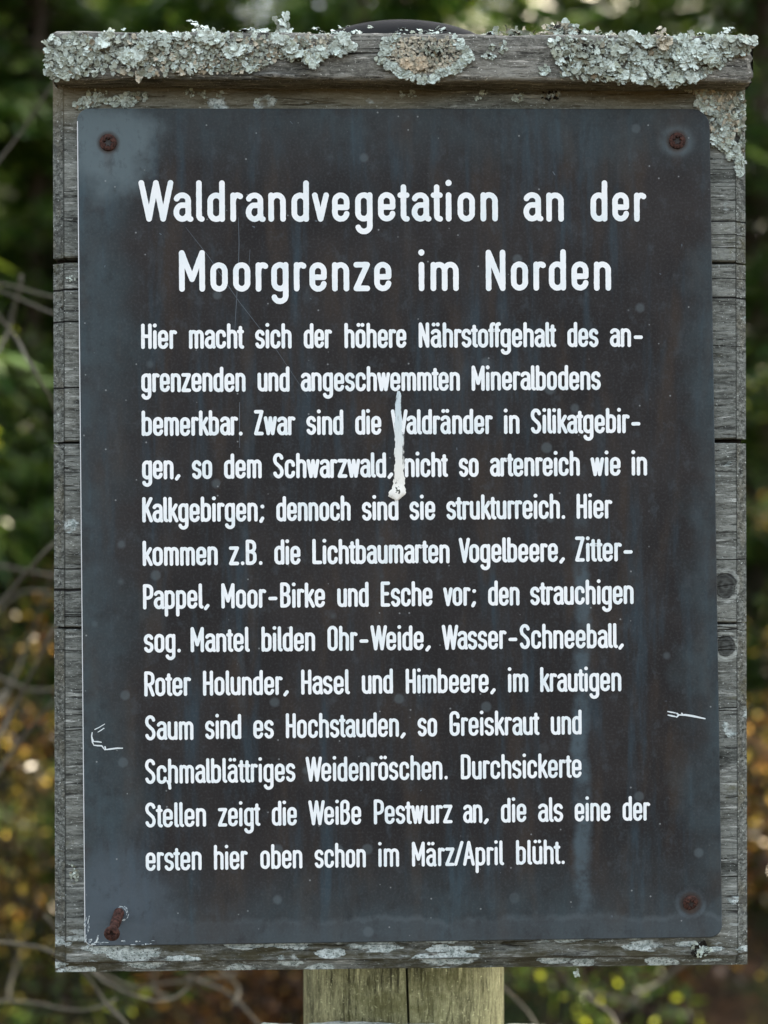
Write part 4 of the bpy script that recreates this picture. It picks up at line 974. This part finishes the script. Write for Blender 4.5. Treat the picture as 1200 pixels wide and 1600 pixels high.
def quads(P, D, N, L, W, bend=.15):
    """leaf cards: base P, direction D, normal N, length L, width W (arrays) -> folded 6-vertex leaves"""
    D = D / np.linalg.norm(D, axis=1)[:, None]; B = np.cross(D, N); B /= (np.linalg.norm(B, axis=1)[:, None] + 1e-9); N2 = np.cross(B, D)
    L = L[:, None]; W = W[:, None]
    p = [P, P + D * L * .45 + B * W * .5 - N2 * L * bend * .4, P + D * L - N2 * L * bend, P + D * L * .45 - B * W * .5 - N2 * L * bend * .4]
    v = np.stack(p, 1).reshape(-1, 3); n = len(P)
    return v, (np.arange(n)[:, None] * 4 + np.array([0, 1, 2, 3])[None, :])
tr = np.random.default_rng(21)
def spruce(seed, h, r0, nb, per, low=.02):
    r = np.random.default_rng(seed); P = []; D = []
    mbt = MB()
    zz = np.linspace(0, h, 9); tube(mbt, [(.03 * math.sin(z), .03 * math.cos(z * 1.3), z) for z in zz], [.09 * (1 - z / h) + .008 for z in zz], 8)
    for k in range(nb):
        q = r.uniform(low, .97); z = h * q; L = r0 * (1 - (q - low) / (1 - low)) ** .8 * r.uniform(.65, 1.1) + .12; a = r.uniform(0, 6.28); dr = r.uniform(-.5, .05)
        d = np.array((math.cos(a), math.sin(a), 0.)); 
        pts = [np.array((0, 0, z)) + d * L * t + np.array((0, 0, dr * L * t * t + .12 * L * t ** 3)) for t in (0, .35, .7, 1)]
        tube(mbt, [tuple(p) for p in pts], [.012, .009, .006, .003], 4, cap=False)
        m_ = int(1.25 * per * (.35 + L / r0))
        t = r.uniform(.12, 1, m_) ** .8
        base = np.array((0, 0, z)) + d * L * t[:, None] + np.array((0, 0, 1.)) * (dr * L * t ** 2 + .12 * L * t ** 3)[:, None]
        side = np.cross(d, (0, 0, 1)); s = r.choice([-1, 1], m_)
        wsp = (.30 * L * (1.05 - t)) * r.uniform(0, 1, m_)
        base = base + side * (s * wsp)[:, None] + r.normal(0, .03, (m_, 3)) - np.array((0, 0, 1.)) * (wsp * .35)[:, None]
        dd = d * .8 + side * (s * r.uniform(.2, 1.0, m_))[:, None] + r.normal(0, .3, (m_, 3)) + np.array((0, 0, -.25))
        P.append(base); D.append(dd)
    P = np.concatenate(P); D = np.concatenate(D); n = len(P)
    N = r.normal(0, .5, (n, 3)) + np.array((0, 0, 1.))
    v, f = quads(P, D, N, r.uniform(.07, .18, n), r.uniform(.014, .030, n))
    return mbt, v, f
protos = []
def make_spruce(i, h, r0, nb, per, low=.02, name='spruce_tree'):
    mbt, v, f = spruce(50 + i, h, r0, nb, per, low)
    root = empty(name)
    mbt.build('trunk', [M['trunk']], root, True)
    mesh_obj('crown', v, f, M['needle'], root)
    return root
def copy_tree(o):
    c = o.copy(); COL.objects.link(c)
    for ch in o.children:
        d = ch.copy(); COL.objects.link(d); d.parent = c
    return c
TREES = [(-1.55, 3.5, 1.0, 0, 4.6), (1.50, 4.4, 1.0, 1, 5.2), (.06, 4.8, 1.0, 2, 5.4), (-.75, 5.6, 1.0, 3, 3.8),
         (1.1, 6.1, .95, 0, 0), (-2.6, 6.2, 1.15, 1, 0), (2.7, 6.6, 1.1, 2, 0), (-1.7, 7.9, 1.15, 3, 0), (.3, 8.3, 1.2, 1, 0), (2.0, 9.0, 1.25, 0, 0), (-3.6, 9.4, 1.4, 2, 0), (3.9, 9.9, 1.4, 3, 0),
         (1.2, 12.5, 1.3, 3, 0), (-2.4, 13.2, 1.5, 1, 0), (3.0, 13.6, 1.5, 3, 0),
         (-1.0, 3.9, .62, 2, 0), (1.0, 4.4, .66, 3, 0), (-4.6, 13, 1.5, 3, 0), (4.8, 14, 1.5, 1, 0), (0, 16, 1.45, 3, 0), (-2.2, 17.5, 1.5, 3, 0), (2.2, 18, 1.5, 0, 0), (-5.5, 18, 1.7, 3, 0), (5.8, 19, 1.7, 2, 0)]
protos = []
for i, (x, y, s, k, h) in enumerate(TREES):
    if i < 4:
        t = make_spruce(i, h, [1.15, 1.25, 1.35, 1.35][i], [230, 240, 260, 270][i], 130); protos.append(t)
    else: t = copy_tree(protos[k])
    t.location = (x, y, gz(x, y) - .03); t.rotation_euler = (0, 0, tr.uniform(0, 6.28)); t.scale = (s, s, s * tr.uniform(.95, 1.08))
    tag(t, 'dark green spruce tree out of focus behind the sign', 'tree', 'spruce trees behind the sign')

larch = make_spruce(8, 8.2, 1.9, 130, 42, .28, 'larch_tree')
for i, (x, y, s) in enumerate(((-1.05, 9.2, 1.0), (1.75, 9.8, 1.05))):
    t = larch if i == 0 else copy_tree(larch)
    t.location = (x, y, gz(x, y) - .03); t.rotation_euler = (0, 0, i * 2.1); t.scale = (s, s, s)
    tag(t, 'sparse larch tree letting sky through behind the top of the sign', 'tree', 'larch trees behind the sign')
pine = make_spruce(9, 9.2, 1.35, 120, 150, .66, 'unseen_shade_pine')  # added out of view, shaped to keep the sun off the sign
pine.location = (2.7, 3.2, gz(2.7, 3.2) - .03)
tag(pine, 'tall unseen pine added to shade the sign, with a bare trunk and high crown', 'tree')

def shrub(name, label, x, y, h, w, nst, nl, mat, lsz, seed, group=None):
    r = np.random.default_rng(seed); z0 = gz(x, y)
    root = empty(name, (x, y, z0)); mb = MB(); P = []; D = []
    for k in range(nst):
        a = r.uniform(0, 6.28); lean = r.uniform(.1, 1.0) * w; hh = h * r.uniform(.6, 1.0)
        pts = [np.array((x + .06 * math.cos(a), y + .06 * math.sin(a), z0 - .02))]
        for t in (.3, .6, 1.0): pts.append(np.array((x + math.cos(a) * lean * t ** 1.3 + r.normal(0, .03), y + math.sin(a) * lean * t ** 1.3 + r.normal(0, .03), z0 + hh * t)))
        tube(mb, [tuple(p) for p in pts], [.006, .005, .003, .0015], 5, cap=False)
        for q in range(7):
            t = r.uniform(.3, 1) * 3; i = min(2, int(t)); b = pts[i] + (pts[i + 1] - pts[i]) * (t - i)
            dd = np.array((r.normal(), r.normal(), r.uniform(-.2, .7))); dd /= np.linalg.norm(dd); L = r.uniform(.12, .3) * (.5 + w)
            e = b + dd * L; tube(mb, [tuple(b), tuple((b + e) / 2 + r.normal(0, .012, 3)), tuple(e)], [.0022, .0016, .001], 4, cap=False)
            m_ = max(1, int(nl / nst / 7)); tt = r.uniform(.15, 1.05, m_)
            P.append(b + dd * L * tt[:, None] + r.normal(0, .018, (m_, 3))); D.append(dd * .5 + r.normal(0, .6, (m_, 3)) + np.array((0, 0, -.2)))
    mb.build('stems', [M['stem']], root, True)
    P = np.concatenate(P); D = np.concatenate(D); n = len(P)
    v, f = quads(P, D, r.normal(0, 1, (n, 3)) + np.array((0, 0, .6)), r.uniform(lsz * .6, lsz * 1.3, n), r.uniform(lsz * .35, lsz * .75, n), .25)
    mesh_obj('foliage', v, f, mat, root)
    return tag(root, label, 'shrub', group)
ru, go, gr = M['russet'], M['golden'], M['green']
shrub('leafy_shrub', 'russet leaved shrub showing low to the left of the board', -.98, 2.5, 1.15, .55, 15, 3510, ru, .024, 1)
shrub('leafy_shrub', 'golden leaved shrub beside the lower left of the board', -.70, 2.0, 1.15, .45, 14, 2970, go, .020, 2)
shrub('leafy_shrub', 'yellow green bush left of the middle of the board', -.98, 2.9, 1.9, .50, 15, 2970, gr, .022, 3)
shrub('leafy_shrub', 'rust brown shrub just left of the post', -.20, 2.3, .62, .45, 13, 2430, ru, .023, 4)
shrub('leafy_shrub', 'orange brown shrub low to the right of the post', .62, 2.5, .80, .50, 14, 2970, ru, .024, 5)
shrub('leafy_shrub', 'golden shrub beside the lower right edge of the board', .98, 2.3, 1.20, .40, 14, 2970, go, .022, 6)
shrub('leafy_shrub', 'small yellow green bush under the right half of the board', .42, 1.9, .55, .40, 10, 1404, gr, .020, 7)
shrub('leafy_shrub', 'tall green bush right of the middle of the board', 1.30, 3.2, 1.95, .50, 14, 2700, gr, .024, 8)
shrub('leafy_shrub', 'small green bush at the bottom left corner', -.66, 1.7, .60, .35, 9, 1134, gr, .020, 9)

# bare twigs close behind the board
def at(px, py, y):
    d = (y + .676); xx = (px - 600) / 2222; zz = (800 - py) / 2222
    dep = d / (math.cos(YAW) - math.sin(YAW) * xx)
    return (-.0105 + dep * (math.sin(YAW) + math.cos(YAW) * xx), y, 1.35 + dep * zz)
def bare_shrub(label, branches, stems, root):
    mb = MB(); o = empty('bare_shrub', root)
    for (pts, wpx, y) in branches:
        P = [Vector(at(px, py, y + .03 * math.sin(i * 2.1))) for i, (px, py) in enumerate(pts)]
        Q = []
        for i in range(len(P) - 1):
            for k in range(5):
                t = k / 5; p0 = P[max(i - 1, 0)]; p1 = P[i]; p2 = P[i + 1]; p3 = P[min(i + 2, len(P) - 1)]
                Q.append(.5 * ((2 * p1) + (p2 - p0) * t + (2 * p0 - 5 * p1 + 4 * p2 - p3) * t * t + (3 * p1 - p0 - 3 * p2 + p3) * t ** 3))
        Q.append(P[-1]); rr = wpx * .40 * (y + .676) / 2222
        Q = [q + Vector((math.sin(i * 1.7 + y * 9), math.sin(i * 2.3), math.sin(i * 1.1 + y * 5))) * rr * .35 for i, q in enumerate(Q)]
        tube(mb, Q, [rr * (1.1 - .5 * i / len(Q)) for i in range(len(Q))], 6)
    for pts in stems: tube(mb, pts, [.007 - .003 * i / len(pts) for i in range(len(pts))], 6)
    mb.build('branches', [M['twig']], o, True)
    return tag(o, label, 'shrub')
a = at
bare_shrub('bare pale twigs crossing the gap left of the board', [
    ([(-60, 320), (20, 225), (110, 92)], 6.5, .50), ([(-60, 430), (20, 447), (120, 470)], 6, .55), ([(-60, 425), (20, 462), (130, 505)], 6.5, .50), ([(-50, 430), (20, 520), (55, 580), (84, 632), (100, 690)], 7, .45), ([(35, 430), (15, 510), (-10, 560)], 8, .60),
    ([(-60, 1000), (10, 930), (60, 872), (140, 800)], 9, .48), ([(-10, 1160), (30, 1090), (70, 1010), (130, 900)], 9, .55), ([(-30, 1240), (40, 1145), (90, 1085), (140, 1030)], 8, .60), ([(-60, 880), (20, 886), (110, 905)], 7, .9), ([(-60, 1030), (40, 1075), (120, 1070)], 8, .85), ([(10, 1080), (45, 1000), (90, 880)], 8, 1.0),
    ([(-60, 1020), (30, 925), (110, 940)], 7, 1.0)],
    [[(-.62, .5, .0), (-.58, .5, .6), a(-60, 1800, .48)], [(-.60, .52, .0), (-.50, .52, .7), a(-10, 1160, .55)], [a(-60, 1800, .48), (-.50, .5, 1.4), a(-60, 430, .5)], [a(-60, 430, .5), a(-60, 320, .5)], [(-.60, .55, 0), (-.5, .55, .7), a(-30, 1240, .6)], [(-.64, .6, 0), (-.66, .8, .8), a(-60, 880, .9)], [(-.66, .8, .8), a(10, 1080, 1.0)]], (-.6, .5, 0))
bare_shrub('tangle of grey bare branches below the bottom left corner of the board', [
    ([(70, 1430), (125, 1500), (190, 1548), (260, 1562), (300, 1530), (312, 1470)], 6.5, .5), ([(-40, 1465), (50, 1478), (110, 1500), (160, 1560), (215, 1625)], 7, .45), ([(-40, 1560), (50, 1566), (130, 1578), (180, 1560)], 6, .55), ([(130, 1505), (200, 1540), (260, 1536), (370, 1520)], 6, .65),
    ([(290, 1525), (360, 1556), (430, 1630)], 6.5, .6), ([(120, 1500), (170, 1575), (240, 1640)], 6, .40), ([(-40, 1590), (20, 1610)], 8, .4), ([(236, 1480), (238, 1540), (262, 1560)], 7, .8), ([(330, 1500), (370, 1545), (362, 1570)], 7, .7), ([(10, 1560), (24, 1500), (60, 1400)], 6, .8)],
    [[(-.30, .45, 0), (-.33, .45, .5), a(-40, 1465, .45)], [(-.28, .5, 0), (-.3, .5, .5), a(-40, 1560, .55)], [(-.2, .42, 0), (-.17, .42, .6), a(215, 1625, .45)], [(-.08, .6, 0), (-.06, .6, .5), a(430, 1630, .6)], [a(-40, 1590, .4), (-.35, .42, .5), (-.3, .4, 0)]], (-.25, .45, 0))
bare_shrub('few bare twigs below the right half of the board', [
    ([(780, 1540), (820, 1580), (860, 1640)], 6.5, .5), ([(915, 1560), (950, 1585), (985, 1640)], 9, .55), ([(1080, 1500), (1030, 1535), (990, 1560), (930, 1640)], 8, .9), ([(860, 1500), (900, 1545), (1000, 1570)], 7, 1.1)],
    [[(.12, .5, 0), (.14, .5, .6), a(860, 1640, .5)], [(.22, .55, 0), (.2, .55, .6), a(985, 1640, .55)], [(.3, .9, 0), (.28, .9, .5), a(930, 1640, .9)]], (.2, .5, 0))

# leaf litter and low moss on the forest floor
n_ = 9000; x = tr.uniform(-4, 4, n_); y = tr.uniform(.6, 9, n_) ; P = np.stack([x, y, np.array([gz(a_, b_) for a_, b_ in zip(x, y)]) + tr.uniform(.005, .04, n_)], 1)
D = tr.normal(0, 1, (n_, 3)) * np.array((1, 1, .35)); N = tr.normal(0, .45, (n_, 3)) + np.array((0, 0, 1.))
v, f = quads(P, D, N, tr.uniform(.03, .06, n_), tr.uniform(.018, .035, n_), .3)
tag(mesh_obj('leaf_litter', v, f, M['russet']), 'brown fallen leaves covering the forest floor behind the sign', 'leaf litter', None, 'stuff')
n_ = 12000; c = tr.uniform((-3, .8), (3, 7), (160, 2)); k = tr.integers(0, 160, n_); x = c[k, 0] + tr.normal(0, .14, n_); y = c[k, 1] + tr.normal(0, .14, n_)
P = np.stack([x, y, np.array([gz(a_, b_) for a_, b_ in zip(x, y)])], 1); D = tr.normal(0, .45, (n_, 3)) + np.array((0, 0, 1.))
v, f = quads(P, D, tr.normal(0, 1, (n_, 3)), tr.uniform(.06, .2, n_), tr.uniform(.004, .009, n_), .35)
tag(mesh_obj('grass', v, f, M['green']), 'short green grass tufts on the forest floor', 'grass', None, 'stuff')
